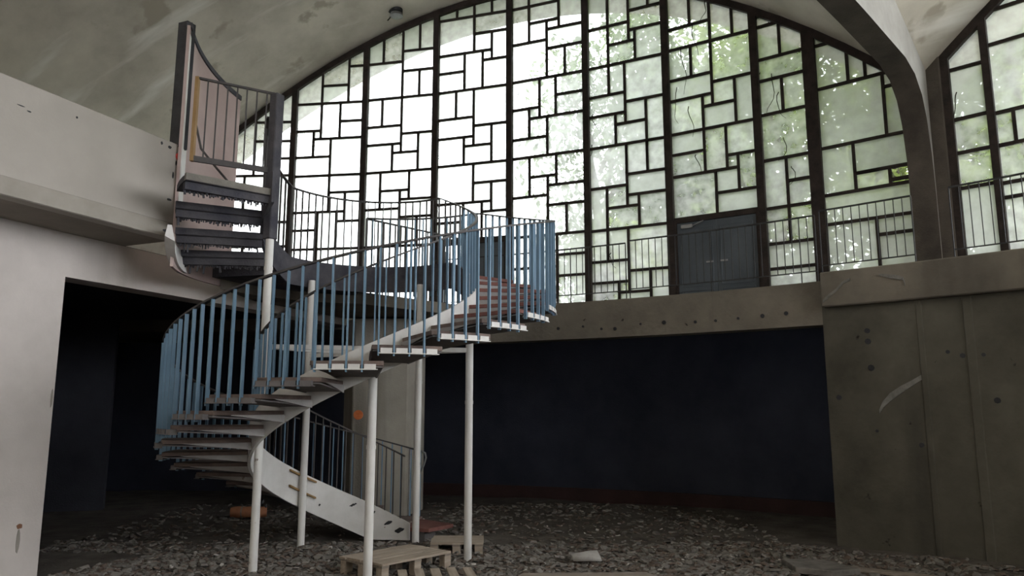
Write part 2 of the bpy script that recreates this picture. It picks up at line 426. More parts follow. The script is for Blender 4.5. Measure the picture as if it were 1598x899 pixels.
def ring_wall(mb, p0, p1, r0, r1, z0, z1, step=1.5):
    n = max(1, int(abs(p1 - p0) / step))
    prof = []
    for i in range(n + 1):
        a = p0 + (p1 - p0) * i / n
        prof.append([pw(a, r0, z0), pw(a, r1, z0), pw(a, r1, z1), pw(a, r0, z1)])
    return mb.sweep(prof)
PANELS = {
'p0': ((89.08,84.30),
  [(0,1.61,5.01),(0,1.61,5.54),(0,1.61,6.57),(0.75,1.61,7.34),(0.75,1.61,7.77),(0,0.56,6.05),(1.1,1.61,6.95)],
  [(0.56,5.54,6.57),(0.75,6.57,11),(1.1,6.57,7.34),(1.19,5.01,5.54),(0.6,3.22,5.01)],
  [(0,0.6,3.22,5.01),(0,1.19,5.01,5.54),(0,0.56,5.54,6.05),(0,0.56,6.05,6.57),(0,0.75,6.57,11),(0.56,1.61,5.54,6.57),(0.6,1.61,3.22,5.01),(0.75,1.1,6.57,7.34),(0.75,1.61,7.34,7.77),(0.75,1.61,7.77,11),(1.1,1.61,6.57,6.95),(1.1,1.61,6.95,7.34),(1.19,1.61,5.01,5.54)]),
'p1': ((84.30,79.58),
  [(0,1.59,4.93),(0,0.6,5.34),(1.02,1.59,5.52),(0,1.19,5.73),(0.83,1.59,6.15),(0,1.59,6.53),(0,0.83,6.95),(0.44,1.59,7.35),(0,0.6,7.54),(1.02,1.59,7.73),(0,1.59,8.15),(0.6,1.19,8.55),(1.19,1.59,8.97)],
  [(0.44,6.95,7.54),(0.6,7.35,11),(0.6,4.93,5.73),(0.6,3.22,4.93),(0.83,5.73,7.35),(1.02,4.93,5.73),(1.02,7.35,8.15),(1.19,8.15,11),(1.19,5.52,6.15)],
  [(0,0.6,3.22,4.93),(0,0.6,4.93,5.34),(0,0.6,5.34,5.73),(0,0.83,5.73,6.53),(0,0.83,6.53,6.95),(0,0.44,6.95,7.54),(0,0.6,7.54,8.15),(0,0.6,8.15,11),(0.44,0.83,6.95,7.35),(0.44,0.6,7.35,7.54),(0.6,1.59,3.22,4.93),(0.6,1.02,4.93,5.73),(0.6,1.02,7.35,8.15),(0.6,1.19,8.15,8.55),(0.6,1.19,8.55,11),(0.83,1.19,5.73,6.15),(0.83,1.59,6.15,6.53),(0.83,1.59,6.53,7.35),(1.02,1.59,4.93,5.52),(1.02,1.19,5.52,5.73),(1.02,1.59,7.35,7.73),(1.02,1.59,7.73,8.15),(1.19,1.59,5.52,6.15),(1.19,1.59,8.15,8.97),(1.19,1.59,8.97,11)]),
'p2': ((79.58,74.87),
  [(0,1.59,4.93),(0.82,1.59,5.54),(0,0.82,5.73),(0.82,1.59,5.92),(0.38,1.02,6.12),(0,1.59,6.53),(0.63,1.2,6.94),(0,0.82,7.14),(0.82,1.59,7.35),(0,0.82,7.54),(0,1.59,8.16),(0.82,1.59,8.75),(0,0.82,8.97),(0.82,1.59,9.2)],
  [(0.38,3.22,4.93),(0.38,8.97,11),(0.38,5.73,6.53),(0.38,7.54,8.16),(0.63,6.53,7.14),(0.82,8.16,11),(0.82,6.94,8.16),(0.82,4.93,6.12),(1.02,5.92,6.53),(1.2,4.93,5.54),(1.2,9.2,11),(1.2,6.53,7.35),(1.2,8.16,8.75)],
  [(0,0.38,3.22,4.93),(0,0.82,4.93,5.73),(0,0.38,5.73,6.53),(0,0.63,6.53,7.14),(0,0.82,7.14,7.54),(0,0.38,7.54,8.16),(0,0.82,8.16,8.97),(0,0.38,8.97,11),(0.38,1.59,3.22,4.93),(0.38,0.82,5.73,6.12),(0.38,1.02,6.12,6.53),(0.38,0.82,7.54,8.16),(0.38,0.82,8.97,11),(0.63,1.2,6.53,6.94),(0.63,0.82,6.94,7.14),(0.82,1.2,4.93,5.54),(0.82,1.59,5.54,5.92),(0.82,1.02,5.92,6.12),(0.82,1.2,6.94,7.35),(0.82,1.59,7.35,8.16),(0.82,1.2,8.16,8.75),(0.82,1.59,8.75,9.2),(0.82,1.2,9.2,11),(1.02,1.59,5.92,6.53),(1.2,1.59,4.93,5.54),(1.2,1.59,6.53,7.35),(1.2,1.59,8.16,8.75),(1.2,1.59,9.2,11)]),
'p3': ((74.87,70.04),
  [(0,1.63,4.98),(0,0.63,5.35),(1.03,1.63,5.53),(0,1.23,5.74),(0.84,1.63,6.14),(0,1.63,6.55),(0.63,1.23,6.94),(0,0.84,7.14),(0.84,1.63,7.36),(0,0.84,7.56),(0,1.63,8.16),(0,0.63,8.58),(1.03,1.63,8.77),(0,1.23,8.98),(0.84,1.63,9.38),(0,0.84,9.78),(0.84,1.63,9.78)],
  [(0.45,7.56,8.16),(0.45,9.78,11),(0.63,4.98,5.74),(0.63,6.55,7.14),(0.63,8.16,8.98),(0.84,5.74,6.55),(0.84,6.94,8.16),(0.84,8.98,11),(1.03,4.98,5.74),(1.03,8.16,8.98),(1.23,5.53,6.14),(1.23,6.55,7.36),(1.23,8.77,9.38),(1.23,9.78,11)],
  [(0,1.63,3.22,4.98),(0,0.63,4.98,5.35),(0,0.63,5.35,5.74),(0,0.84,5.74,6.55),(0,0.63,6.55,7.14),(0,0.84,7.14,7.56),(0,0.45,7.56,8.16),(0,0.63,8.16,8.58),(0,0.63,8.58,8.98),(0,0.84,8.98,9.78),(0,0.45,9.78,11),(0.45,0.84,7.56,8.16),(0.45,0.84,9.78,11),(0.63,1.03,4.98,5.74),(0.63,1.23,6.55,6.94),(0.63,0.84,6.94,7.14),(0.63,1.03,8.16,8.98),(0.84,1.23,5.74,6.14),(0.84,1.63,6.14,6.55),(0.84,1.23,6.94,7.36),(0.84,1.63,7.36,8.16),(0.84,1.23,8.98,9.38),(0.84,1.63,9.38,9.78),(0.84,1.23,9.78,11),(1.03,1.63,4.98,5.53),(1.03,1.23,5.53,5.74),(1.03,1.63,8.16,8.77),(1.03,1.23,8.77,8.98),(1.23,1.63,5.53,6.14),(1.23,1.63,6.55,7.36),(1.23,1.63,8.77,9.38),(1.23,1.63,9.78,11)]),
'p4': ((70.04,65.24),
  [(0.98,1.62,4.12),(0,0.98,4.31),(0.98,1.62,4.53),(0,1.62,4.94),(0.8,1.62,5.53),(0,0.8,5.74),(0.8,1.62,5.93),(0.42,0.98,6.13),(0,1.62,6.55),(0,0.8,6.94),(0.42,1.62,7.35),(0,0.64,7.57),(0.98,1.62,7.77),(0,1.62,8.17),(0.8,1.62,8.78),(0,0.8,8.98),(0.8,1.62,9.2),(0.42,1.06,9.39),(0,0.42,9.77),(0.42,1.06,9.77)],
  [(0.42,5.74,6.55),(0.42,6.94,7.57),(0.42,8.98,11),(0.64,7.35,8.17),(0.8,4.94,6.13),(0.8,6.55,7.35),(0.8,8.17,9.39),(0.98,3.22,4.94),(0.98,5.93,6.55),(0.98,7.35,8.17),(1.06,9.2,11),(1.18,4.94,5.53),(1.18,8.17,8.78)],
  [(0,0.98,3.22,4.31),(0,0.98,4.31,4.94),(0,0.8,4.94,5.74),(0,0.42,5.74,6.55),(0,0.8,6.55,6.94),(0,0.42,6.94,7.57),(0,0.64,7.57,8.17),(0,0.8,8.17,8.98),(0,0.42,8.98,9.77),(0,0.42,9.77,11),(0.42,0.8,5.74,6.13),(0.42,0.98,6.13,6.55),(0.42,0.8,6.94,7.35),(0.42,0.64,7.35,7.57),(0.42,0.8,8.98,9.39),(0.42,1.06,9.39,9.77),(0.42,1.06,9.77,11),(0.64,0.98,7.35,8.17),(0.8,1.18,4.94,5.53),(0.8,1.62,5.53,5.93),(0.8,0.98,5.93,6.13),(0.8,1.62,6.55,7.35),(0.8,1.18,8.17,8.78),(0.8,1.62,8.78,9.2),(0.8,1.06,9.2,9.39),(0.98,1.62,3.22,4.12),(0.98,1.62,4.12,4.53),(0.98,1.62,4.53,4.94),(0.98,1.62,5.93,6.55),(0.98,1.62,7.35,7.77),(0.98,1.62,7.77,8.17),(1.06,1.62,9.2,11),(1.18,1.62,4.94,5.53),(1.18,1.62,8.17,8.78)]),
'p5': ((65.24,60.52),
  [(0.58,1.18,3.72),(0,0.78,3.92),(0.78,1.59,4.11),(0,0.78,4.32),(0,1.59,4.92),(0.38,1,5.33),(0.78,1.59,5.54),(0,0.78,5.74),(0.78,1.59,5.94),(0,1.59,6.54),(0.58,1.18,6.95),(0,0.78,7.17),(0.78,1.59,7.37),(0,0.78,7.57),(0,1.59,8.17),(0.46,1,8.58),(0.88,1.59,8.8),(0,0.88,8.98),(0.88,1.59,9.2)],
  [(0.38,4.32,5.74),(0.46,7.57,11),(0.58,3.22,3.92),(0.58,6.54,7.17),(0.78,3.72,4.92),(0.78,5.33,5.74),(0.78,5.54,6.54),(0.78,5.94,6.54),(0.78,6.95,8.17),(0.88,8.58,11),(1,4.92,5.54),(1,8.17,8.8),(1.18,3.22,4.11),(1.18,5.94,6.54),(1.18,5.94,6.54),(1.18,6.54,7.37),(1.27,9.2,11)],
  [(0,0.58,3.22,3.92),(0,0.78,3.92,4.32),(0,0.38,4.32,4.92),(0,0.38,4.92,5.74),(0,0.78,5.74,6.54),(0,0.58,6.54,7.17),(0,0.78,7.17,7.57),(0,0.46,7.57,8.17),(0,0.46,8.17,8.98),(0,0.46,8.98,11),(0.38,0.78,4.32,4.92),(0.38,1,4.92,5.33),(0.38,0.78,5.33,5.74),(0.46,0.78,7.57,8.17),(0.46,1,8.17,8.58),(0.46,0.88,8.58,8.98),(0.46,0.88,8.98,11),(0.58,1.18,3.22,3.72),(0.58,0.78,3.72,3.92),(0.58,1.18,6.54,6.95),(0.58,0.78,6.95,7.17),(0.78,1.18,3.72,4.11),(0.78,1.59,4.11,4.92),(0.78,1,5.33,5.54),(0.78,1.59,5.54,5.94),(0.78,1.18,5.94,6.54),(0.78,1.18,6.95,7.37),(0.78,1.59,7.37,8.17),(0.88,1,8.58,8.8),(0.88,1.59,8.8,9.2),(0.88,1.27,9.2,11),(1,1.59,4.92,5.54),(1,1.59,8.17,8.8),(1.18,1.59,3.22,4.11),(1.18,1.59,5.94,6.54),(1.18,1.59,6.54,7.37),(1.27,1.59,9.2,11)]),
'p6': ((60.52,55.74),
  [(0,1.61,4.94),(0.84,1.61,5.34),(0,1.24,5.75),(1.05,1.61,5.99),(0,0.66,6.16),(0,1.61,6.55),(0.66,1.24,6.97),(0,0.84,7.19),(0.84,1.61,7.4),(0,0.84,7.59),(0.84,1.61,8.19),(0,0.84,8.19),(0,0.84,8.6)],
  [(0.47,7.59,8.19),(0.47,8.6,11),(0.66,5.75,6.55),(0.66,6.55,7.19),(0.84,4.94,5.75),(0.84,6.97,11),(1.05,5.75,6.55),(1.24,5.34,5.99),(1.24,6.55,7.4),(1.24,8.19,11)],
  [(0,1.61,3.22,4.94),(0,0.84,4.94,5.75),(0,0.66,5.75,6.16),(0,0.66,6.16,6.55),(0,0.66,6.55,7.19),(0,0.84,7.19,7.59),(0,0.47,7.59,8.19),(0,0.84,8.19,8.6),(0,0.47,8.6,11),(0.47,0.84,7.59,8.19),(0.47,0.84,8.6,11),(0.66,1.05,5.75,6.55),(0.66,1.24,6.55,6.97),(0.66,0.84,6.97,7.19),(0.84,1.61,4.94,5.34),(0.84,1.24,5.34,5.75),(0.84,1.24,6.97,7.4),(0.84,1.61,7.4,8.19),(0.84,1.24,8.19,11),(1.05,1.24,5.75,5.99),(1.05,1.61,5.99,6.55),(1.24,1.61,5.34,5.99),(1.24,1.61,6.55,7.4),(1.24,1.61,8.19,11)]),
'p7': ((55.74,53.06),
  [(0,0.9,3.9),(0,0.9,4.32),(0,0.9,4.93),(0.43,0.9,5.36),(0,0.9,5.77),(0,0.9,6.58),(0,0.9,7.2),(0,0.9,7.59),(0,0.43,8.2)],
  [(0.43,4.32,5.77),(0.43,6.58,7.2),(0.43,7.59,11)],
  [(0,0.9,3.22,3.9),(0,0.9,3.9,4.32),(0,0.43,4.32,4.93),(0,0.43,4.93,5.77),(0,0.9,5.77,6.58),(0,0.43,6.58,7.2),(0,0.9,7.2,7.59),(0,0.43,7.59,8.2),(0,0.43,8.2,11),(0.43,0.9,4.32,4.93),(0.43,0.9,4.93,5.36),(0.43,0.9,5.36,5.77),(0.43,0.9,6.58,7.2),(0.43,0.9,7.59,11)]),
'p8': ((53.06,48.10),
  [(0.84,1.67,4.25),(0,1.67,4.52),(0,1.67,5),(1.08,1.67,5.08),(0.58,1.08,5.28),(0.58,1.67,5.28),(0,1.67,5.79),(1.08,1.67,6.58),(0,1.67,6.81),(0.58,0.84,7.34),(0,0.84,7.57)],
  [(0.58,6.81,7.57),(0.58,5,5.79),(0.84,3.22,4.52),(0.84,6.81,11),(1.08,5.79,6.81),(1.08,5,5.28)],
  [(0,0.84,3.22,4.52),(0,1.67,4.52,5),(0,0.58,5,5.79),(0,1.08,5.79,6.81),(0,0.58,6.81,7.57),(0,0.84,7.57,11),(0.58,1.08,5,5.28),(0.58,1.67,5.28,5.79),(0.58,0.84,6.81,7.34),(0.58,0.84,7.34,7.57),(0.84,1.67,3.22,4.25),(0.84,1.67,4.25,4.52),(0.84,1.67,6.81,11),(1.08,1.67,5,5.08),(1.08,1.67,5.08,5.28),(1.08,1.67,5.79,6.58),(1.08,1.67,6.58,6.81)]),
'q0': ((47.35,45.72),
  [(0,0.52,4.76),(0,0.55,5.29),(0,0.55,5.8),(0,0.55,6.57),(0,0.55,7.1)],
  [(0.52,3.22,5.29)],
  [(0,0.52,3.22,4.76),(0,0.52,4.76,5.29),(0,0.55,5.29,5.8),(0,0.55,5.8,6.57),(0,0.55,6.57,7.1),(0,0.55,7.1,11),(0.52,0.55,3.22,5.29)]),
'q1': ((45.72,42.20),
  [(0,0.48,4.52),(0,1.19,4.73),(0,1.19,5.28),(0,1.19,5.76),(0,1.19,6.79),(0,1.19,7.3)],
  [(0.26,5.28,5.76),(0.48,3.22,5.28),(0.6,7.3,11),(0.6,5.76,6.79)],
  [(0,0.48,3.22,4.52),(0,0.48,4.52,4.73),(0,0.48,4.73,5.28),(0,0.26,5.28,5.76),(0,0.6,5.76,6.79),(0,1.19,6.79,7.3),(0,0.6,7.3,11),(0.26,1.19,5.28,5.76),(0.48,1.19,3.22,4.73),(0.48,1.19,4.73,5.28),(0.6,1.19,5.76,6.79),(0.6,1.19,7.3,11)]),
}

# =================================================================== setting
def bay_of(phi):
    k = math.floor((92.5 - phi) / 45)
    return 70 - 45 * k, (0.07 if k == 0 else 0.06)


def ceil_z(phi, r, c=None, k=None):
    if c is None:
        c, k = bay_of(phi)
    s = rad(phi - c) * min(r, RW)
    return 10.2 + 0.03 * (RW - r) - k * s * s


def arch_z(phi):
    return ceil_z(phi, RW)


# floor: uneven dirt
mb = MB()
nx, ny = 130, 110
x0, x1, y0, y1 = -16, 16, -14, 19
for j in range(ny + 1):
    for i in range(nx + 1):
        x = x0 + (x1 - x0) * i / nx
        y = y0 + (y1 - y0) * j / ny
        z = 0.03 * mnoise.noise((x * 0.9, y * 0.9, 0)) + 0.02 * mnoise.noise((x * 2.7, y * 2.7, 4)) - 0.02
        mb.v.append((x, y, z))
for j in range(ny):
    for i in range(nx):
        a = j * (nx + 1) + i
        mb.f.append((a, a + 1, a + nx + 2, a + nx + 1))
struct(mb.build('floor', M['floor'], smooth=True), 'uneven dirt floor littered with rubble under the spiral stair', 'floor')

# ceiling: eight groined bays of raw concrete, running out past the glass as eaves
mb = MB()
rs = [0.4, 1.5, 3, 4.5, 6, 7.5, 9, 10.5, 12, 13.5, 15, 16.5, 18, 19.3, 19.9, 20.5]
for b in range(8):
    c, k = 70 - 45 * b, (0.07 if b == 0 else 0.06)
    base = len(mb.v)
    n = 36
    pa, pb = c + 22.5, c - 22.5
    if b == 0:
        pa, pb = 101, 48.4
    if b == 1:
        pa = 48.4
    if b == 7:
        c, k, pa, pb = 115 - 360, 0.06, 137.5 - 360, 101 - 360
    for i in range(n + 1):
        phi = pa + (pb - pa) * i / n
        for r in rs:
            mb.v.append(tuple(pw(phi, r, ceil_z(phi, r, c, k))))
    m_ = len(rs)
    for i in range(n):
        for j in range(m_ - 1):
            a = base + i * m_ + j
            mb.f.append((a, a + 1, a + m_ + 1, a + m_))
struct(mb.build('ceiling', M['ceiling'], smooth=True), 'vaulted raw concrete ceiling stained with pale streaks', 'ceiling')

# left wall with its dark opening, in wall coordinates (along, out, up)
LP, LU, LN = Vector((-4.678, 7.722, 0)), Vector((0.3827, 0.9239, 0)), Vector((0.9239, -0.3827, 0))


def lw(s, o, z=0.0):
    return LP + LU * s + LN * o + Vector((0, 0, z))


def lbox(mb, s0, s1, o0, o1, z0, z1):
    return mb.hexa([lw(s0, o0, z0), lw(s1, o0, z0), lw(s1, o1, z0), lw(s0, o1, z0),
                    lw(s0, o0, z1), lw(s1, o0, z1), lw(s1, o1, z1), lw(s0, o1, z1)])


mb = MB()
poly = [(-9, -0.1), (0.05, -0.1), (0.05, 2.97), (5.25, 2.97), (5.25, 3.43), (-9, 3.43)]
n = len(poly)
vs = [lw(s, 0, z) for s, z in poly] + [lw(s, -0.3, z) for s, z in poly]
mb.add(vs, [tuple(range(n)), tuple(range(2 * n - 1, n - 1, -1))] + [(i, (i + 1) % n, n + (i + 1) % n, n + i) for i in range(n)])
struct(mb.build('wall_left', M['white_wall']), 'dirty white plaster wall around the dark opening below the parapet', 'wall')

mb = MB()
lbox(mb, -9, 0.72, 0.65, 0.8, 3.43, 4.5)
par = struct(mb.build('wall_parapet', M['parapet'], bevel=0.012), 'plain off-white gallery parapet ending at the spiral stair', 'parapet')
mb = MB()
lbox(mb, -9, 0.70, 0.795, 0.812, 3.432, 3.60)
mb.build('base_band', M['stain_band'], par, bevel=0.006)
mb = MB()
lbox(mb, -9, 0.72, -6, 0.66, 3.43, 3.6)
struct(mb.build('floor_upper_gallery', M['soffit']), 'cantilevered gallery slab, soffit in shadow above the white wall', 'slab')
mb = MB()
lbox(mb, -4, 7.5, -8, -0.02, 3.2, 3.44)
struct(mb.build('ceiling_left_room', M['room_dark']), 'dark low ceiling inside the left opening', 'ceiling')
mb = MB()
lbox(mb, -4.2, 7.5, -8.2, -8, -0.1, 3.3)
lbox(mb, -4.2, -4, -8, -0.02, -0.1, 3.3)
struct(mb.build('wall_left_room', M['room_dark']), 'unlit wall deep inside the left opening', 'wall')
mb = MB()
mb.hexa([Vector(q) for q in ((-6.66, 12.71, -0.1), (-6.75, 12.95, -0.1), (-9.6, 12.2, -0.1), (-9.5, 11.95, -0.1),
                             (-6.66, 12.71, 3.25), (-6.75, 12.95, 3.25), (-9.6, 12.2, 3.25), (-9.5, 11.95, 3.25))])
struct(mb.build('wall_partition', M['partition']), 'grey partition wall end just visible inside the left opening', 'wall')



def blotch(parent, sc, o, z, ws, hz, name, mat, jag=0.35):
    """Irregular flat flake on a left hand wall face."""
    n = 9
    ring = [(math.cos(6.283 * k / n) * ws * RNG.uniform(1 - jag, 1), math.sin(6.283 * k / n) * hz * RNG.uniform(1 - jag, 1)) for k in range(n)]
    vs = [lw(sc + a, o - 0.01, z + b) for a, b in ring] + [lw(sc + a, o + 0.004, z + b) for a, b in ring]
    MB().add(vs, [tuple(range(n)), tuple(range(2 * n - 1, n - 1, -1))] + [(k, (k + 1) % n, n + (k + 1) % n, n + k) for k in range(n)]).build(name, M[mat], parent)


WL = bpy.data.objects['wall_left']
blotch(WL, -0.18, 0, 0.49, 0.035, 0.03, 'rust_stain', 'rust')
blotch(WL, -0.18, 0, 0.36, 0.022, 0.13, 'rust_run', 'stain_band', 0.2)
blotch(WL, 0.025, 0, 1.72, 0.012, 0.12, 'rust_run', 'stain_band', 0.3)
for sc, z, ws, hz in ((-1.12, 4.27, 0.04, 0.006), (-1.04, 4.245, 0.025, 0.008), (0.53, 4.43, 0.03, 0.02), (0.42, 4.44, 0.015, 0.02), (0.60, 4.13, 0.012, 0.05), (0.57, 3.85, 0.04, 0.014), (-0.58, 4.36, 0.012, 0.012), (0.63, 4.28, 0.01, 0.03), (0.55, 3.5, 0.06, 0.02), (0.66, 3.98, 0.02, 0.012)):
    blotch(par, sc, 0.8 if z > 3.6 else 0.812, z, ws, hz, 'chip_mark', 'black_board')

# corner column between the two openings
mb = MB()
mb.prism([(-2.72, 12.36), (-2.52, 12.08), (-1.655, 12.10), (-1.45, 12.75), (-2.5, 13.1)], -0.1, 3.05)
col_o = struct(mb.build('wall_corner_column', M['column'], bevel=0.015), 'pale concrete corner column behind the lower flight of the stair', 'column')
mb = MB()
mb.tube([(-2.42, 12.085, 1.52), (-2.42, 12.066, 1.52)], 0.075, 16)
mb.build('painted_dot', M['orange_dot'], col_o)
col_o.children[0]['label'] = 'round orange spray paint dot'

# gallery: beam, slab, right hand wall with fascia
mb = MB()
ring_wall(mb, 51.06, 73.4, RS, RS + 0.3, 2.66, ZG, 0.8)
struct(mb.build('wall_gallery_beam', M['slab']), 'stained concrete edge beam over the wide dark opening', 'beam')
mb = MB()
ring_wall(mb, 44, 98, RS + 0.28, RW + 0.3, 2.98, ZG - 0.002)
struct(mb.build('floor_gallery', M['slab']), 'concrete gallery floor below the arched windows', 'floor')
mb = MB()
ring_wall(mb, -100, 51.06, RS, RS + 0.35, -0.1, 2.9, 1.0)
struct(mb.build('wall_right', M['dark_concrete']), 'dark concrete wall right of the wide opening', 'wall')
mb = MB()
ring_wall(mb, -100, 50.95, RS - 0.13, RS + 0.6, 2.87, 3.31, 1.0)
struct(mb.build('trim_1', M['slab'], bevel=0.015), 'broken concrete fascia band along the top of the dark wall', 'fascia')
mb = MB()
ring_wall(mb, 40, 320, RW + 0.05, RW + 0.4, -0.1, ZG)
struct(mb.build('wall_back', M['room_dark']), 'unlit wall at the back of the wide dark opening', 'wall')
mb = MB()
ring_wall(mb, 48, 80, RW - 0.02, RW + 0.1, -0.1, 0.2)
struct(mb.build('baseboard_back', M['red_base']), 'faint red brown plinth along the back of the dark opening', 'baseboard')
mb = MB()
ring_wall(mb, 91.5, 338, RW + 0.1, RW + 0.4, ZG, 11.2, 3)  # unseen wall; its closed bays hold back light from behind
struct(mb.build('wall_hall', M['ceiling']), 'unseen outer wall closing bays of the round hall to shape the light', 'wall')
mb = MB()
ring_wall(mb, -100, 44, RS + 0.3, RW + 0.3, 2.98, ZG)
struct(mb.build('floor_gallery_right', M['slab']), 'concrete gallery floor beyond the dark right wall', 'floor')
mb = MB()
ring_wall(mb, -100, 118, RW + 0.42, 70, 2.5, 2.95, 4)
struct(mb.build('ground_outside', M['grass']), 'overgrown ground outside the windows', 'ground')

mb = MB()
ring_wall(mb, -100, 118, RW + 0.42, 24, 2.9, 2.97, 3)  # unseen pale ring added to bounce daylight onto the eaves
struct(mb.build('ground_reflector', M['reflector']), 'pale paving outside the windows, added to brighten the eaves', 'reflector')

# the tie beam between two bays, rounded down into the pier at the glass
mb = MB()
ax = Vector((math.cos(rad(48)), math.sin(rad(48)), 0))
sd = Vector((-math.sin(rad(48)), math.cos(rad(48)), 0))
base0 = Vector((WX, WY, 0))
low = [(4.0, 6.25), (9.0, 6.3), (14.0, 6.36), (16.5, 6.43), (18.1, 6.45), (18.55, 6.36), (18.85, 6.14), (19.02, 5.8), (19.12, 5.3), (19.16, 4.7), (19.16, 3.2)]
prof = []
for ra, za in low:
    rb = max(ra, 0) if ra < 18.2 else 19.62
    zb = (max(ceil_z(47.6, min(rb, RW), 70, 0.07), ceil_z(47.4, min(rb, RW), 25, 0.06)) + 0.12) if za > 5.9 else za
    a = base0 + ax * ra
    b = base0 + ax * rb
    prof.append([a + Vector((0, 0, za)), a + sd * 0.34 + Vector((0, 0, za)), b + sd * 0.34 + Vector((0, 0, zb)), b + Vector((0, 0, zb))])
mb.sweep(prof)
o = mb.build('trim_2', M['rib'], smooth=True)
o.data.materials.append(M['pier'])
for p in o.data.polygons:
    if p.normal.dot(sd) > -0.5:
        p.material_index = 1          # soffit and far side darker: shade coloured into the rib
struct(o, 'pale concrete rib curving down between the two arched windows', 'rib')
mb = MB()
a = base0 + ax * 19.19 - sd * 0.2
b = base0 + ax * 19.7 - sd * 0.2
mb.prism([(a.x, a.y), (b.x, b.y), ((b + sd * 0.56).x, (b + sd * 0.56).y), ((a + sd * 0.56).x, (a + sd * 0.56).y)], 3.2, 6.9)
struct(mb.build('wall_pier', M['pier'], bevel=0.03), 'dark weathered pier under the pale rib', 'pier')
# scars, formwork ridges and bolt holes
RWALL = bpy.data.objects['wall_right']
FASC = bpy.data.objects['trim_1']
BEAM = bpy.data.objects['wall_gallery_beam']


def scar(parent, pts, r, w, name='plaster_scar', mat='scar', d=0.02):
    mb = MB()
    pr = []
    for i, (phi, z) in enumerate(pts):
        ww = w * (0.4 + 0.6 * math.sin(math.pi * (i + 0.5) / len(pts))) * RNG.uniform(0.7, 1.2)
        pr.append([pw(phi, r - d, z - ww / 2), pw(phi, r + 0.02, z - ww / 2), pw(phi, r + 0.02, z + ww / 2), pw(phi, r - d, z + ww / 2)])
    return mb.sweep(pr).build(name, M[mat], parent)


scar(RWALL, [(49.05, 1.58), (48.9, 1.66), (48.6, 1.75), (48.2, 1.83), (47.8, 1.9), (47.4, 1.97)], RS, 0.09)
scar(FASC, [(50.85, 2.94), (50.6, 3.0), (50.3, 3.06), (50.0, 3.15), (49.7, 3.18)], RS - 0.13, 0.05)
scar(FASC, [(48.55, 3.2), (48.2, 3.17), (47.9, 3.15), (47.65, 3.12), (47.6, 3.05)], RS - 0.13, 0.05)
for phi, w in ((47.3, 0.07), (45.6, 0.10)):
    mb = MB()
    a = pw(phi, RS + 0.012)
    mb.beam(Vector((a.x, a.y, -0.05)), Vector((a.x, a.y, 2.9)), w, 0.05, up=ax)
    mb.build('formwork_ridge', M['dark_concrete'], RWALL, bevel=0.01)
for phi, z in ((62.71, 2.84), (61.7, 2.79), (60.97, 2.78), (59.61, 2.83), (58.4, 2.83), (56.84, 2.81), (55.85, 2.81), (54.78, 2.82), (53.66, 2.83), (64.1, 2.83), (52.6, 2.84)):
    MB().tube([pw(phi, RS + 0.03, z), pw(phi, RS - 0.012, z)], RNG.uniform(0.018, 0.034), 8).build('bolt_hole', M['black_board'], BEAM)
for phi, z in ((49.3, 2.55), (49.3, 2.42), (49.25, 2.1), (50.6, 1.75), (46.4, 2.25), (45.9, 2.2), (45.2, 2.2), (49.2, 1.35), (47.6, 1.2), (44.9, 1.7)):
    MB().tube([pw(phi, RS + 0.03, z), pw(phi, RS - 0.012, z)], RNG.uniform(0.018, 0.04), 8).build('bolt_hole', M['black_board'], RWALL)

# =================================================================== windows
DOOR_TOP = 4.93


def glaze(win, key, zmin=ZG, clear_cells=(), dusty=0.25):
    (pa, pb), Hs, Vs, Ps = PANELS[key]
    A, B = pw(pa, RW), pw(pb, RW)
    L = (B - A).length
    u = (B - A) / L

    def az(x):
        return arch_z(pa + (pb - pa) * x / L) - 0.03
    for (a, b, z) in Hs:
        if z < zmin - 0.02:
            continue
        # trim the bar to the part below the arch
        while a < b and az(a) < z:
            a += 0.02
        while b > a and az(b) < z:
            b -= 0.02
        if b - a < 0.06:
            continue
        MB().beam(A + u * a + Vector((0, 0, z)), A + u * b + Vector((0, 0, z)), 0.06, 0.048).build('glazing_bar', M['frame'], win)
    for (x, z0, z1) in Vs:
        z0 = max(z0, zmin)
        z1 = min(z1, az(x))
        if z1 - z0 < 0.06:
            continue
        MB().beam(A + u * x + Vector((0, 0, z0)), A + u * x + Vector((0, 0, z1)), 0.046, 0.056, up=Vector((-u.y, u.x, 0))).build('glazing_bar', M['frame'], win)
    for (a, b, z0, z1) in Ps:
        if z1 <= zmin + 0.05:
            continue
        z0 = max(z0, zmin)
        n = 1 if z1 <= min(az(a), az(b)) else 6
        top = []
        for i in range(n + 1):
            x = a + (b - a) * i / n
            zz = min(z1, az(x))
            if zz > z0 + 0.01:
                top.append((x, zz))
        if len(top) < 2:
            continue
        pts = [(top[0][0], z0), (top[-1][0], z0)] + top[::-1]
        q = [A + u * x + Vector((0, 0, z)) for x, z in pts]
        cx, cz = (a + b) / 2, (z0 + min(z1, az((a + b) / 2))) / 2
        g = RNG.random()
        mat = GLASS[2] if g < dusty else (GLASS[1] if g < dusty + 0.4 else GLASS[0])
        if any(abs(cx - c0) < 0.25 and abs(cz - c1) < 0.2 for c0, c1 in clear_cells):
            mat = CLEAR
        # each pane sits a touch out of true
        j = Vector((-u.y, u.x, 0)) * RNG.uniform(-0.006, 0.006)
        MB().add([p + j for p in q], [tuple(range(len(q)))]).build('pane', mat, win)


CLEAR = glass_mat('clear_glass', (0.75, 0.9), (0.6, 0.62, 0.6), (0.9, 0.93, 0.9))
win1 = struct(empty('window_1', pw(70, RW, ZG)), 'tall arched window with irregular black glazing bars behind the stair', 'window')
win2 = struct(empty('window_2', pw(46, RW, ZG)), 'arched window with irregular glazing right of the pale rib', 'window')
bpy.context.view_layer.update()


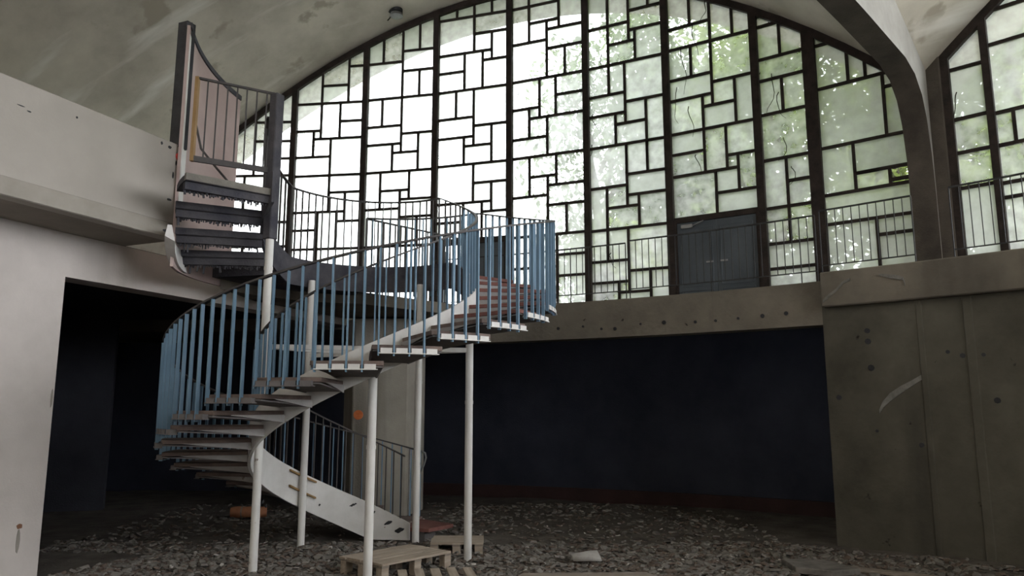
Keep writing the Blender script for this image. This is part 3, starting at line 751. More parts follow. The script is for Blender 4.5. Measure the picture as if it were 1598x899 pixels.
def fix(win):
    for ch in win.children:
        ch.matrix_parent_inverse = win.matrix_world.inverted()


for key in ('p0', 'p1', 'p2', 'p3', 'p4', 'p5', 'p6', 'p7', 'p8'):
    glaze(win1, key, DOOR_TOP if key in ('p3', 'p6') else ZG, dusty={'p8': 0.75, 'p7': 0.1}.get(key, 0.3),
          clear_cells=((1.35, 4.62), (1.35, 4.85), (1.4, 5.0)) if key == 'p8' else ())
for phi, w in ((89.08, 0.11), (84.3, 0.12), (79.58, 0.12), (74.87, 0.12), (70.04, 0.12), (65.24, 0.12), (60.52, 0.13), (55.74, 0.13), (53.06, 0.2), (48.3, 0.16)):
    d = pw(phi, 1) - pw(phi, 0)
    MB().beam(pw(phi, RW - 0.02, ZG - 0.02), pw(phi, RW - 0.02, arch_z(phi) + 0.02), w, 0.14, up=d).build('mullion', M['frame'], win1)
mb = MB()
prof = []
for i in range(46):
    phi = 92.4 - 44.6 * i / 45
    z = arch_z(phi)
    prof.append([pw(phi, RW - 0.09, z - 0.13), pw(phi, RW + 0.09, z - 0.13), pw(phi, RW + 0.09, z + 0.05), pw(phi, RW - 0.09, z + 0.05)])
mb.sweep(prof).build('arch_frame', M['frame'], win1)
mb = MB()
ring_wall(mb, 48, 92, RW - 0.05, RW + 0.07, ZG - 0.02, ZG + 0.05)
mb.build('sill', M['frame'], win1)
for key in ('q0', 'q1'):
    glaze(win2, key, ZG, dusty=0.35)
for phi in (47.35, 45.72, 42.2, 38.6, 35, 31.4, 27.8, 24.2, 20.6, 17, 13.4, 9.8, 6.2):
    d = pw(phi, 1) - pw(phi, 0)
    MB().beam(pw(phi, RW - 0.02, ZG - 0.02), pw(phi, RW - 0.02, arch_z(phi) + 0.02), 0.16 if phi == 47.35 else 0.1, 0.14, up=d).build('mullion', M['frame'], win2)
mb = MB()
prof = []
for i in range(46):
    phi = 47.45 - 44.9 * i / 45
    z = arch_z(phi)
    prof.append([pw(phi, RW - 0.09, z - 0.13), pw(phi, RW + 0.09, z - 0.13), pw(phi, RW + 0.09, z + 0.05), pw(phi, RW - 0.09, z + 0.05)])
mb.sweep(prof).build('arch_frame', M['frame'], win2)
fix(win1)
fix(win2)


# =================================================================== doors in the glazing
def panel_frame(key):
    (pa, pb) = PANELS[key][0]
    A, B = pw(pa, RW), pw(pb, RW)
    L = (B - A).length
    return A, (B - A) / L, L


def leaf(parent, P0, u, w, z0, z1, knob_side):
    nrm = Vector((-u.y, u.x, 0))
    lf = MB().beam(P0 + u * (w / 2) + Vector((0, 0, z0)), P0 + u * (w / 2) + Vector((0, 0, z1)), w, 0.045, up=nrm).build('door_leaf', M['door'], parent)
    for (za, zb) in ((z0 + 0.12, z0 + 0.42), (z0 + 0.5, z1 - 0.12)):
        mb = MB()
        q = [(0.07, za), (w - 0.07, za), (w - 0.07, zb), (0.07, zb)]
        for i in range(4):
            a, b = q[i], q[(i + 1) % 4]
            mb.beam(P0 + u * a[0] - nrm * 0.026 + Vector((0, 0, a[1])), P0 + u * b[0] - nrm * 0.026 + Vector((0, 0, b[1])), 0.02, 0.02)
        mb.build('panel_moulding', M['door'], lf)
    x = w - 0.06 if knob_side > 0 else 0.06
    c = P0 + u * x - nrm * 0.05 + Vector((0, 0, z0 + 0.9))
    MB().beam(c, c - u * (0.12 * knob_side), 0.02, 0.025).build('door_handle', M['metal'], lf)
    return lf


def door(name, key, label, leaves):
    A, u, L = panel_frame(key)
    d = struct(empty(name, A + u * (L / 2) + Vector((0, 0, ZG))), label, 'door')
    mb = MB()
    for x in (0.07, L - 0.07):
        mb.beam(A + u * x + Vector((0, 0, ZG)), A + u * x + Vector((0, 0, DOOR_TOP)), 0.08, 0.12, up=Vector((-u.y, u.x, 0)))
    mb.beam(A + u * 0.03 + Vector((0, 0, DOOR_TOP)), A + u * (L - 0.03) + Vector((0, 0, DOOR_TOP)), 0.12, 0.1)
    mb.build('door_frame', M['frame'], d)
    half = L / 2
    if leaves == 2:
        leaf(d, A + u * 0.11, u, half - 0.115, ZG + 0.01, DOOR_TOP - 0.05, 1)
        leaf(d, A + u * (half + 0.005), u, half - 0.115, ZG + 0.01, DOOR_TOP - 0.05, -1)
        nrm = Vector((-u.y, u.x, 0))
        c = A + u * 0.3 - nrm * 0.06 + Vector((0, 0, DOOR_TOP - 0.13))
        MB().beam(c - u * 0.1, c + u * 0.1, 0.05, 0.06).beam(c + u * 0.1, c + u * 0.32 - nrm * 0.08 + Vector((0, 0, 0.05)), 0.02, 0.015).build('door_closer', M['metal'], d)
    else:
        leaf(d, A + u * (half + 0.005), u, half - 0.115, ZG + 0.01, DOOR_TOP - 0.05, -1)
        # the other leaf stands open, swung outwards
        v = Vector((math.cos(math.atan2(u.y, u.x) + 1.75), math.sin(math.atan2(u.y, u.x) + 1.75), 0))
        leaf(d, A + u * 0.11 + v * 0.04, v, half - 0.115, ZG + 0.01, DOOR_TOP - 0.05, 1)
    d_inv = Matrix.Translation(d.location).inverted()
    for ch in d.children:
        ch.matrix_parent_inverse = d_inv
    return d


door('door_1', 'p6', 'closed blue-grey double door set into the glazing on the gallery', 2)
door('door_2', 'p3', 'dark double door with one leaf open behind the spiral stair', 1)

# =================================================================== spiral stair
PITCH = 14.5


def rail_o(th):
    z = 2.34 + 0.0098 * (th - 214)
    return min(z, 4.33)


def rail_i(th):
    z = min(2.99 + 0.0098 * (th - 279), 4.33)
    return z + (0.0098 * (th - 515) if th > 515 else 0)


def str_t(th):
    z = min((th - 85) * 0.0098 + 0.32, 3.46)
    return z + (0.0098 * (th - 515) if th > 515 else 0)


def str_b(th):
    h = 0.43 - 0.09 * max(0, min(1, (th - 110) / 180))
    return max(0.0, str_t(th) - h)


stair = tag(empty('spiral_staircase', (CX, CY, 0)), 'spiral staircase with blue baluster railings and white steel stringer on slender white posts', 'staircase')


def sp_build(mb, name, mat, parent=None, smooth=False, **k):
    """Build a part of the stair in the stair's own coordinates."""
    o = mb.build(name, mat, None, smooth, **k)
    o.parent = parent or stair
    o.matrix_parent_inverse = Matrix.Translation((CX, CY, 0)).inverted()
    if parent is not None:
        o.matrix_parent_inverse = Matrix.Identity(4)
        o.matrix_parent_inverse = (Matrix.Translation((CX, CY, 0)) @ Matrix.Translation((-CX, -CY, 0)))
    return o


# white inner stringer: lower helix, landing band, upper helix
def helix_plate(th0, th1, r0, r1, fb, ft, step=3.5):
    n = max(2, int((th1 - th0) / step))
    prof = []
    for i in range(n + 1):
        th = th0 + (th1 - th0) * i / n
        prof.append([ps(th, r0, fb(th)), ps(th, r1, fb(th)), ps(th, r1, ft(th)), ps(th, r0, ft(th))])
    return MB().sweep(prof)


sp_build(helix_plate(73, 383, RI - 0.025, RI + 0.008, str_b, str_t), 'inner_stringer', M['white_paint'], smooth=True)
o = sp_build(helix_plate(383, 582, RI - 0.025, RI + 0.008, str_b, str_t), 'upper_stringer', M['dark_step'], smooth=True)  # dark colour holds the backlit shade of the white stringer
o['label'] = 'upper stringer along the landing, its backlit shade coloured in'
# rusty welding strips left on the lower stringer
for (ta, za, tb, zb) in ((148, 0.88, 130, 0.66), (148, 0.70, 130, 0.47)):
    MBs = MB()
    pr = []
    for i in range(6):
        t = ta + (tb - ta) * i / 5
        z = za + (zb - za) * i / 5 * 0.75
        pr.append([ps(t, RI - 0.06, z), ps(t, RI - 0.02, z), ps(t, RI - 0.02, z + 0.022), ps(t, RI - 0.06, z + 0.022)])
    sp_build(MBs.sweep(pr), 'weld_strip', M['ochre'])

# rusted through spots and chipped paint on the lower stringer
for th, z, w, hh in ((107, 0.43, 0.09, 0.03), (98, 0.41, 0.07, 0.035), (95.3, 0.33, 0.06, 0.04), (169.5, 0.57, 0.05, 0.05), (166, 0.52, 0.03, 0.03), (86, 0.2, 0.1, 0.05), (79, 0.12, 0.12, 0.06), (127, 0.45, 0.025, 0.025)):
    pr = []
    for i in range(7):
        f = i / 6
        hz = hh * math.sin(math.pi * (0.08 + 0.84 * f)) * RNG.uniform(0.7, 1.2)
        t_ = th + math.degrees(w / 1.2) * (f - 0.5)
        zz = z - 0.010 * (f - 0.5) * math.degrees(w) * 0.5 + RNG.uniform(-0.006, 0.006)
        pr.append([ps(t_, RI - 0.030, zz - hz / 2), ps(t_, RI - 0.02, zz - hz / 2), ps(t_, RI - 0.02, zz + hz / 2), ps(t_, RI - 0.030, zz + hz / 2)])
    sp_build(MB().sweep(pr), 'rust_patch', M['black_board'])

# five posts
for k, (a, zt) in enumerate(((211.4, 5.07), (139.4, 3.2), (283.4, None), (67.4, 3.2), (355.4, None))):
    if zt is None:
        zt = str_b(a) + 0.15
    b = ps(a, 1.158, -0.06)
    t = ps(a, 1.158, zt)
    mb = MB().tube([b, t], 0.043, 14)
    p = sp_build(mb, 'support_post', M['post_paint'], smooth=True)
    c = sp_build(MB().tube([b + Vector((0, 0, zt * 0.62)), b + Vector((0, 0, zt * 0.62 + 0.035))], 0.047, 14), 'post_collar', M['post_paint'], p)
sp_build(MB().beam(ps(211.4, 1.158, 3.42), ps(211.4, 1.158, 5.075), 0.115, 0.115, up=(0.5, 0.86, 0)), 'post_sleeve', M['dark_step'], bevel=0.01)
# ties between the posts
zt = 2.26
for a, b in ((211.4, 355.4), (139.4, 355.4), (211.4, 67.4)):
    sp_build(MB().beam(ps(a, 1.15, zt), ps(b, 1.15, zt), 0.05, 0.05), 'tie_bar', M['white_paint'])

# steps
BAL = []      # (theta, radius, z0, z1)


def wedge(th0, th1, r0, r1, z0, z1, n=4):
    prof = []
    for i in range(n + 1):
        th = th0 + (th1 - th0) * i / n
        prof.append([ps(th, r0, z0), ps(th, r1, z0), ps(th, r1, z1), ps(th, r0, z1)])
    return MB().sweep(prof)


for i in range(-14, 9):
    a0 = 283 + PITCH * i
    z = 2.13 + 0.142 * i
    st = sp_build(wedge(a0 - 1.5, a0 + PITCH + 1.5, RI + 0.012, RO - 0.035, z - 0.012, z + 0.03), 'step', M['tread'] if i > 2 else M['tread_worn'], bevel=0.004)
    # folded steel tray under the board, deep at the stringer and shallow at the rail
    for th in ((a0 - 1.6, a0 + PITCH + 1.6) if i < 3 else (a0 - 0.9, a0 + PITCH + 1.6)):
        t = Vector((-math.sin(rad(th)), math.cos(rad(th)), 0)) * 0.008
        pi_, po = ps(th, RI + 0.008), ps(th, RO - 0.22)
        h0, h1 = 0.075, 0.004
        zz = z - 0.01
        mb = MB()
        mb.hexa([pi_ - t + Vector((0, 0, zz - h0)), po - t + Vector((0, 0, zz - h1)), po + t + Vector((0, 0, zz - h1)), pi_ + t + Vector((0, 0, zz - h0)),
                 pi_ - t + Vector((0, 0, zz)), po - t + Vector((0, 0, zz)), po + t + Vector((0, 0, zz)), pi_ + t + Vector((0, 0, zz))])
        sp_build(mb, 'step_arm', M['arm'], st)
    mb = MB()
    n = 4
    for k in range(n):
        ta = a0 - 1.2 + (PITCH + 2.4) * k / n
        tb = a0 - 1.2 + (PITCH + 2.4) * (k + 1) / n
        q = [ps(ta, RI + 0.008, z - 0.075), ps(ta, RO - 0.03, z - 0.028), ps(tb, RO - 0.03, z - 0.028), ps(tb, RI + 0.008, z - 0.075)]
        mb.hexa(q + [p + Vector((0, 0, 0.012)) for p in q])
    sp_build(mb, 'step_tray', M['pan'], st)
    # end bracket with a block between each pair of balusters
    mb = MB()
    pr = []
    for k in range(5):
        th = a0 + PITCH * k / 4
        pr.append([ps(th, RO - 0.04, z - 0.05), ps(th, RO + 0.03, z - 0.05), ps(th, RO + 0.03, z - 0.042), ps(th, RO - 0.04, z - 0.042)])
    mb.sweep(pr)
    for k in range(4):
        ta = a0 + PITCH * (k + 0.13) / 4
        tb = a0 + PITCH * (k + 0.87) / 4
        q = [ps(ta, RO - 0.04, z - 0.043), ps(ta, RO + 0.024, z - 0.043), ps(tb, RO + 0.024, z - 0.043), ps(tb, RO - 0.04, z - 0.043)]
        mb.hexa(q + [p + Vector((0, 0, 0.042)) for p in q])
    sp_build(mb, 'end_bracket', M['white_paint'] if i >= -1 else M['pan'], st)  # grey on the lower steps colours in their shade
    for k in range(5):
        th = a0 + PITCH * k / 4 - (0.0 if k < 4 else 0.35)
        if k == 4 and i < 8:
            continue
        BAL.append((th, RO + 0.002, z - 0.07, rail_o(th)))
    # kick plate at outer edge of nosing

# landing and the bridge to the gallery
sp_build(wedge(413, 466, RI + 0.008, RO - 0.02, 3.355, 3.41, 14), 'landing', M['dark_step'])
sp_build(wedge(466, 526, RI + 0.008, RO - 0.02, 3.2, 3.41, 16), 'landing_slab', M['dark_step'])
mb = MB()
arc = [ps(t, RO - 0.03) for t in (463, 470, 480, 490, 500, 512, 522)]
poly = [(-0.72, 12.05)] + [(p.x, p.y) for p in arc] + [(-3.55, 10.35), (-2.75, 12.35), (-1.6, 12.55)]
mb.prism(poly, 3.08, 3.25)
o = sp_build(mb, 'bridge', M['slab'])
o['label'] = 'concrete bridge slab from landing to gallery'

# upper flight, a paler rear edge on top, dark undersides with hanging flakes
for kst, (a1, z) in enumerate(((188, 3.37), (197, 3.55), (207, 3.75), (220, 3.93))):
    a0 = a1 - 13
    st = sp_build(wedge(a0, a1, RI - 0.03, RO - 0.01, z - 0.075, z - 0.012), 'upper_step', M['dark_step'])
    sp_build(wedge(a1 - 1.2, a1 + 0.4, RI - 0.03, RO - 0.01, z - 0.07, z, 2), 'step_nosing', M['step_edge'] if kst == 3 else M['dark_step'], st)
    sp_build(wedge(a1 - 3.0, a1 - 1.0, RI - 0.02, RO - 0.02, z - 0.155, z - 0.05, 2), 'step_riser', M['dark_step'], st)
    mb = MB()
    for k in range(46):
        r = RI + 0.02 + (RO - RI - 0.05) * (k + RNG.random()) / 46
        h = 0.012 + 0.035 * RNG.random() ** 2 + (0.05 if RNG.random() < 0.07 else 0)
        th = a1 - 2.4 + RNG.uniform(-0.5, 0.5)
        w = RNG.uniform(0.008, 0.022)
        c = ps(th, r, z - 0.15 - h / 2)
        mb.box(c, (w, 0.012, h + 0.02), rad(a1) + RNG.uniform(-0.5, 0.5), (RNG.uniform(-0.2, 0.2), RNG.uniform(-0.2, 0.2)))
    sp_build(mb, 'hanging_flakes', M['dark_step'], st)['kind'] = 'stuff'

# outer shell of the upper flight: curved pink sheet, white foot
def shell_top(th):
    return 5.62 + 0.007 * (th - 157)


sp_build(helix_plate(157, 197, RO - 0.012, RO + 0.02, lambda t: 3.12, shell_top, 2.5), 'curved_panel', M['pink'], smooth=True)
sp_build(helix_plate(157, 196.5, RO - 0.03, RO + 0.03, lambda t: shell_top(t) - 0.01, lambda t: shell_top(t) + 0.05, 2.5), 'panel_cap', M['dark_step'])
# flared white foot where the shell meets the parapet
pr = []
for i in range(9):
    f = i / 8
    t = 206 - 22 * f
    zt_ = 3.50 - 0.16 * f * f
    zb_ = 3.33 - 0.20 * math.sin(1.57 * f)
    r_ = RO + 0.05 - 0.02 * f
    pr.append([ps(t, r_ - 0.08, zb_), ps(t, r_ + 0.02, zb_ + 0.05 * (1 - f)), ps(t, r_, zt_), ps(t, r_ - 0.04, zt_)])
sp_build(MB().sweep(pr), 'flared_foot', M['white_paint'], smooth=True)
sp_build(helix_plate(190.5, 196.8, RO - 0.02, RO - 0.012, lambda t: 3.7, lambda t: shell_top(t) - 0.1, 2), 'lit_sliver', M['white_paint'])  # light on the sliver beside the board, put in as white
b = lw(0.70, 0.74)
sp_build(MB().beam(Vector((b.x, b.y, 4.47)), Vector((b.x, b.y, 5.97)), 0.12, 0.14, up=LN), 'black_board', M['black_board'])

# guard that closes the head of the stair
ga, gb = ps(211, 1.17), ps(211, 1.99)
for z, h in ((4.19, 0.06), (5.08, 0.022)):
    sp_build(MB().beam(ga + Vector((0, 0, z)), gb + Vector((0, 0, z + (0.0 if z > 5 else 0))), 0.03, h), 'guard_rail', M['handrail'])
sp_build(MB().beam(gb + Vector((0, 0, 4.16)), gb + Vector((0, 0, 5.09)), 0.035, 0.05), 'guard_post', M['ochre'])
for k in range(1, 8):
    p = ga.lerp(gb, k / 8)
    BAL.append((211, (p - Vector((CX, CY, 0))).length, 4.2, 5.08, 'thin'))
# loose diagonal bar behind the guard
sp_build(MB().tube([ps(195, 1.98, 4.75), ps(198, 1.9, 4.45), ps(200, 1.72, 4.22), ps(201, 1.6, 4.08)], 0.014, 6), 'bent_bar', M['handrail'])

# inner balusters on the stringer, landing balusters, bridge rail
th = 79.0
while th < 562:
    BAL.append((th, RI - 0.008, str_t(th) - 0.05, rail_i(th), 'inner'))
    th += 4.75
th = 417.5
while th < 463:
    BAL.append((th, RO - 0.005, 3.2, rail_o(th)))
    th += 3.3
# flat bar mesh, one metre tall, shared and stretched
unit = {}
for nm, (w, d) in {'': (0.034, 0.014), 'inner': (0.026, 0.014), 'thin': (0.014, 0.014)}.items():
    me = MB().box((0, 0, 0.5), (w, d, 1.0)).mesh('baluster')
    me.materials.append(M['blue_paint'] if nm != 'thin' else M['handrail'])
    unit[nm] = me
me = MB().box((0, 0, 0.5), (0.022, 0.012, 1.0)).mesh('baluster')
me.materials.append(M['handrail'])
unit['dark'] = me
for bdat in BAL:
    th, r, z0, z1 = bdat[:4]
    nm = bdat[4] if len(bdat) > 4 else ''
    if nm == 'inner' and (th > 395 or th < 185):
        nm = 'dark'
    o = bpy.data.objects.new('baluster', unit[nm])
    COL.objects.link(o)
    o.parent = stair
    p = ps(th, r)
    o.location = (p.x - CX, p.y - CY, z0)
    o.rotation_euler = (RNG.uniform(-0.006, 0.006), RNG.uniform(-0.006, 0.006), rad(th))
    o.scale = (1, 1, z1 - z0)
# bridge rail
ca, cb = ps(463, RO - 0.005), Vector((-0.80, 12.0, 0))
n = 18
for k in range(n + 1):
    p = ca.lerp(cb, k / n)
    o = bpy.data.objects.new('baluster', unit['dark'])
    COL.objects.link(o)
    o.parent = stair
    o.location = (p.x - CX, p.y - CY, 3.2)
    o.rotation_euler = (0, 0, math.atan2(cb.y - ca.y, cb.x - ca.x) + math.pi / 2)
    o.scale = (1, 1, 4.33 - 3.2)
sp_build(MB().beam(ca + Vector((0, 0, 4.33)), cb + Vector((0, 0, 4.33)), 0.04, 0.018), 'bridge_handrail', M['handrail'])


def helix_rail(f, r, th0, th1, w=0.045, h=0.018, step=3.0):
    n = int((th1 - th0) / step)
    pr = []
    for i in range(n + 1):
        th = th0 + (th1 - th0) * i / n
        z = f(th)
        pr.append([ps(th, r - w / 2, z), ps(th, r + w / 2, z), ps(th, r + w / 2, z + h), ps(th, r - w / 2, z + h)])
    return MB().sweep(pr)


sp_build(helix_rail(rail_o, RO, 82, 463), 'outer_handrail', M['handrail'], smooth=True)
sp_build(helix_rail(rail_i, RI - 0.008, 77, 566, 0.035), 'inner_handrail', M['handrail'], smooth=True)
# hooked end of the outer handrail and its newel
pts = [ps(82, RO, rail_o(82) + 0.01), ps(79.5, RO + 0.0, 1.035), ps(78.2, RO, 1.01), ps(77.8, RO, 0.95), ps(78.6, RO, 0.85), ps(80, RO, 0.74), ps(81.2, RO, 0.62)]
sp_build(MB().tube(pts, 0.013, 8), 'handrail_hook', M['metal'], smooth=True)
sp_build(MB().tube([ps(84, RO, 0.05), ps(84, RO, rail_o(84))], 0.016, 8), 'newel', M['metal'], smooth=True)
# red bottom tread slab resting on the ground
mb = MB()
q = [ps(84, RI + 0.05), ps(82, RO), ps(60, 1.75), ps(62, RI + 0.05)]
mb.prism([(p.x, p.y) for p in q], 0.10, 0.145)
sp_build(mb, 'bottom_step', M['tread'])
mb = MB()
mb.prism([(p.x, p.y) for p in [ps(80, RI + 0.1), ps(80, RO - 0.15), ps(66, 1.6), ps(66, RI + 0.1)]], -0.03, 0.1)
sp_build(mb, 'step_plinth', M['pan'])

# =================================================================== gallery railings
def gallery_rail(phi0, phi1, ztop, zbot, r, label):
    g = tag(empty('gallery_railing', pw((phi0 + phi1) / 2, r, ZG)), label, 'railing')
    inv = Matrix.Translation(g.location).inverted()
    for z, h in ((ztop, 0.018), (zbot, 0.012)):
        n = max(2, int(abs(phi1 - phi0) / 0.6))
        pr = []
        for i in range(n + 1):
            a = phi0 + (phi1 - phi0) * i / n
            pr.append([pw(a, r - 0.014, z), pw(a, r + 0.014, z), pw(a, r + 0.014, z + h), pw(a, r - 0.014, z + h)])
        o = MB().sweep(pr).build('top_rail' if z == ztop else 'bottom_rail', M['rail'], g)
        o.matrix_parent_inverse = inv
    me = None
    n = int(abs(phi1 - phi0) / 0.335)
    for i in range(n + 1):
        a = phi0 + (phi1 - phi0) * i / n
        foot = (i % 12 == 0) or i == n
        z0 = ZG - 0.01 if foot else zbot
        if me is None:
            me = MB().box((0, 0, 0.5), (0.0095, 0.0095, 1)).mesh('baluster')
            me.materials.append(M['rail'])
        o = bpy.data.objects.new('post' if foot else 'baluster', me)
        COL.objects.link(o)
        o.parent = g
        p = pw(a, r, z0)
        o.location = p - g.location
        o.rotation_euler = (0, 0, rad(a))
        s = 1.3 if foot else 1.0
        o.scale = (s, s, ztop - z0)
    return g


gallery_rail(71.6, 60.4, 4.06, 3.34, RS + 0.06, 'thin black railing on the gallery edge between the stair and the double door')
gallery_rail(60.2, 51.2, 4.09, 3.36, RS + 0.06, 'thin black railing on the gallery edge in front of the blue-grey double door')
gallery_rail(51.0, 47.3, 4.14, 3.42, RS + 0.06, 'thin black railing on the gallery edge left of the dark pier')
gallery_rail(45.9, 41.0, 4.16, 3.42, RS + 0.06, 'thin black railing on the gallery edge right of the dark pier')

# =================================================================== loose things
def board_pallet(name, label, c, ang, length, width, n, gap, top, cat='pallet', mat='wood', blocks=True, tilt=0.0, group=None):
    t = tag(empty(name, (c[0], c[1], 0)), label, cat, group)
    t.rotation_euler = (0, tilt, ang)
    bw = (width - gap * (n - 1)) / n
    for k in range(n):
        y = -width / 2 + bw / 2 + k * (bw + gap)
        MB().box((RNG.uniform(-0.012, 0.012), y, top - 0.011 + RNG.uniform(-0.002, 0.002)), (length + RNG.uniform(-0.02, 0.02), bw, 0.022)).build('deck_board', M[mat], t, bevel=0.002)
    if blocks:
        for x in (-length / 2 + 0.05, 0, length / 2 - 0.05):
            MB().box((x, 0, top - 0.032), (0.09, width, 0.02)).build('stringer_board', M['wood_dark'], t)
            for y in (-width / 2 + 0.045, 0, width / 2 - 0.045):
                MB().box((x, y, (top - 0.042) / 2 - 0.015), (0.09, 0.085, top - 0.04 + 0.03)).build('block', M[mat], t, bevel=0.003)
    return t


board_pallet('wooden_pallet', 'weathered wooden pallet lying flat beside the foot of a white stair post', (-1.18, 8.085), math.atan2(0.702, 0.612), 0.93, 0.65, 6, 0.008, 0.145)
board_pallet('wooden_crate_lid', 'small pale boarded lid raised on blocks behind the pallet', (-0.63, 9.1), 0.02, 0.6, 0.5, 3, 0.004, 0.125, cat='boards')
board_pallet('broken_pallet', 'broken pallet with gapped slats half buried in front of the whole pallet', (-0.68, 7.3), 1.75, 0.85, 0.72, 5, 0.07, 0.075, mat='wood', blocks=False)
# loose boards and slabs
for nm, label, cat, poly, z0, z1, mat in (
        ('concrete_slab', 'flat broken concrete slab on the floor before the dark right wall', 'slab', [(2.83, 8.29), (3.24, 8.22), (3.42, 7.76), (3.1, 7.66), (2.81, 7.84)], 0.0, 0.06, 'chip_a'),
        ('long_board', 'long pale board lying flat among the rubble', 'board', [(0.02, 7.5), (0.1, 7.72), (1.32, 7.76), (1.42, 7.52)], -0.01, 0.03, 'wood_dark'),
        ('thin_board', 'thin dark board leaning over the broken concrete slab', 'board', [(3.3, 8.0), (3.36, 8.12), (4.3, 7.45), (4.22, 7.35)], 0.0, 0.03, 'wood_dark')):
    tag(MB().prism(poly, z0, z1).build(nm, M[mat], bevel=0.006), label, cat)
# torn bag: an open curled sheet
mb = MB()
n = 9
for j in range(4):
    for i in range(n):
        a = -0.4 + 3.3 * i / (n - 1)
        r = 0.10 + 0.02 * math.sin(3 * a + j)
        mb.v.append((0.62 + 0.1 * j + 0.02 * math.sin(i), 8.35 + r * math.cos(a) * 1.3, max(0.005, 0.02 + r * math.sin(a) * 0.95)))
for j in range(3):
    for i in range(n - 1):
        a = j * n + i
        mb.f.append((a, a + 1, a + n + 1, a + n))
o = mb.build('torn_paper_bag', M['paper'], smooth=True)
md = o.modifiers.new('thick', 'SOLIDIFY')
md.thickness = 0.006
tag(o, 'torn pale paper bag gaping open on the rubble', 'bag')
# rolled clay coloured bundle in the shadow of the left opening
t = tag(empty('orange_roll', (-3.98, 11.82, 0)), 'orange-brown rolled bundle on the floor of the left opening', 'roll')
t.rotation_euler = (0, 0, 0.03)
pts = [(-0.27 + 0.54 * i / 8, 0.012 * math.sin(i * 1.7), 0.075) for i in range(9)]
MB().tube(pts, [0.07, 0.082, 0.085, 0.078, 0.08, 0.086, 0.084, 0.08, 0.07], 14).build('bundle', M['orange'], t, smooth=True)
for x in (-0.1, 0.13):
    MB().tube([(x, 0, 0.075), (x + 0.02, 0, 0.075)], 0.09, 14).build('tie', M['wood_dark'], t)
# broken lamp on the vault
lp = Vector((-2.44, 14.72, 9.80))
t = tag(empty('ceiling_lamp', lp), 'broken dark lamp fitting hanging from the concrete vault', 'lamp')
MB().tube([(0, 0, 0.12), (0, 0, 0.0)], 0.15, 16).build('base_plate', M['black_board'], t)
MB().tube([(0.02, 0, 0.0), (0.02, 0, -0.07), (0.02, 0, -0.12)], [0.12, 0.14, 0.05], 14).build('shade', M['metal'], t, smooth=True)
MB().tube([(-0.08, 0, 0), (-0.12, 0.02, -0.1), (-0.16, -0.01, -0.17)], 0.012, 6).build('loose_wire', M['vine'], t)
# spray mark on the parapet end
c = lw(0.66, 0.802, 4.36)
o = MB().tube([c, c + LN * 0.012], 0.045, 12).build('spray_mark', M['red_dot'], par)
o['label'] = 'small red spray paint mark'

# rubble: chips of plaster, leaves and brick on the floor
def chips(n, mat, name, label, smin, smax, seed):
    rg = random.Random(seed)
    mb = MB()
    while n > 0:
        x = rg.uniform(-5.5, 5.6)
        y = rg.uniform(6.6, 13.5) if rg.random() < 0.35 else rg.uniform(6.6, 9.6)
        if (x - LP.x) * LN.x + (y - LP.y) * LN.y < 0.05 and y < 9.0:
            continue
        rr = math.hypot(x - WX, y - WY)
        if (rr > 16.55 and x > 3.4) or rr > 19.0 or (-2.95 < x < -1.3 and 11.9 < y < 13.2):
            continue
        d = mnoise.noise((x * 0.8, y * 0.8, 3.3))
        if rg.random() > 0.62 + 0.7 * d:
            continue
        s = smin + (smax - smin) * rg.random() ** 2.2
        h = s * rg.uniform(0.12, 0.4)
        k = rg.choice((4, 5, 6))
        a0 = rg.uniform(0, 6.28)
        R = Matrix.Rotation(rg.gauss(0, 0.28), 3, 'X') @ Matrix.Rotation(rg.gauss(0, 0.28), 3, 'Y')
        z = 0.03 * mnoise.noise((x * 0.9, y * 0.9, 0)) + 0.02 * mnoise.noise((x * 2.7, y * 2.7, 4)) - 0.02
        c = Vector((x, y, z + h * 0.5 + rg.uniform(0, 0.012)))
        ring = [(math.cos(a0 + 6.283 * q / k) * s * rg.uniform(0.6, 1.0), math.sin(a0 + 6.283 * q / k) * s * rg.uniform(0.45, 0.9)) for q in range(k)]
        vs = [c + R @ Vector((p[0], p[1], -h / 2)) for p in ring] + [c + R @ Vector((p[0] * 0.85, p[1] * 0.85, h / 2)) for p in ring]
        mb.add(vs, [tuple(range(k - 1, -1, -1)), tuple(range(k, 2 * k))] + [(q, (q + 1) % k, k + (q + 1) % k, k + q) for q in range(k)])
        n -= 1
    tag(mb.build(name, M[mat]), label, 'rubble', kind='stuff')


chips(9500, 'chip_a', 'grey_rubble', 'grey plaster and concrete rubble strewn over the floor', 0.012, 0.075, 1)
chips(7000, 'chip_b', 'brown_rubble', 'brown leaf and brick litter strewn over the floor', 0.012, 0.06, 2)
chips(700, 'chip_c', 'pale_rubble', 'pale plaster crumbs scattered over the floor', 0.01, 0.045, 3)

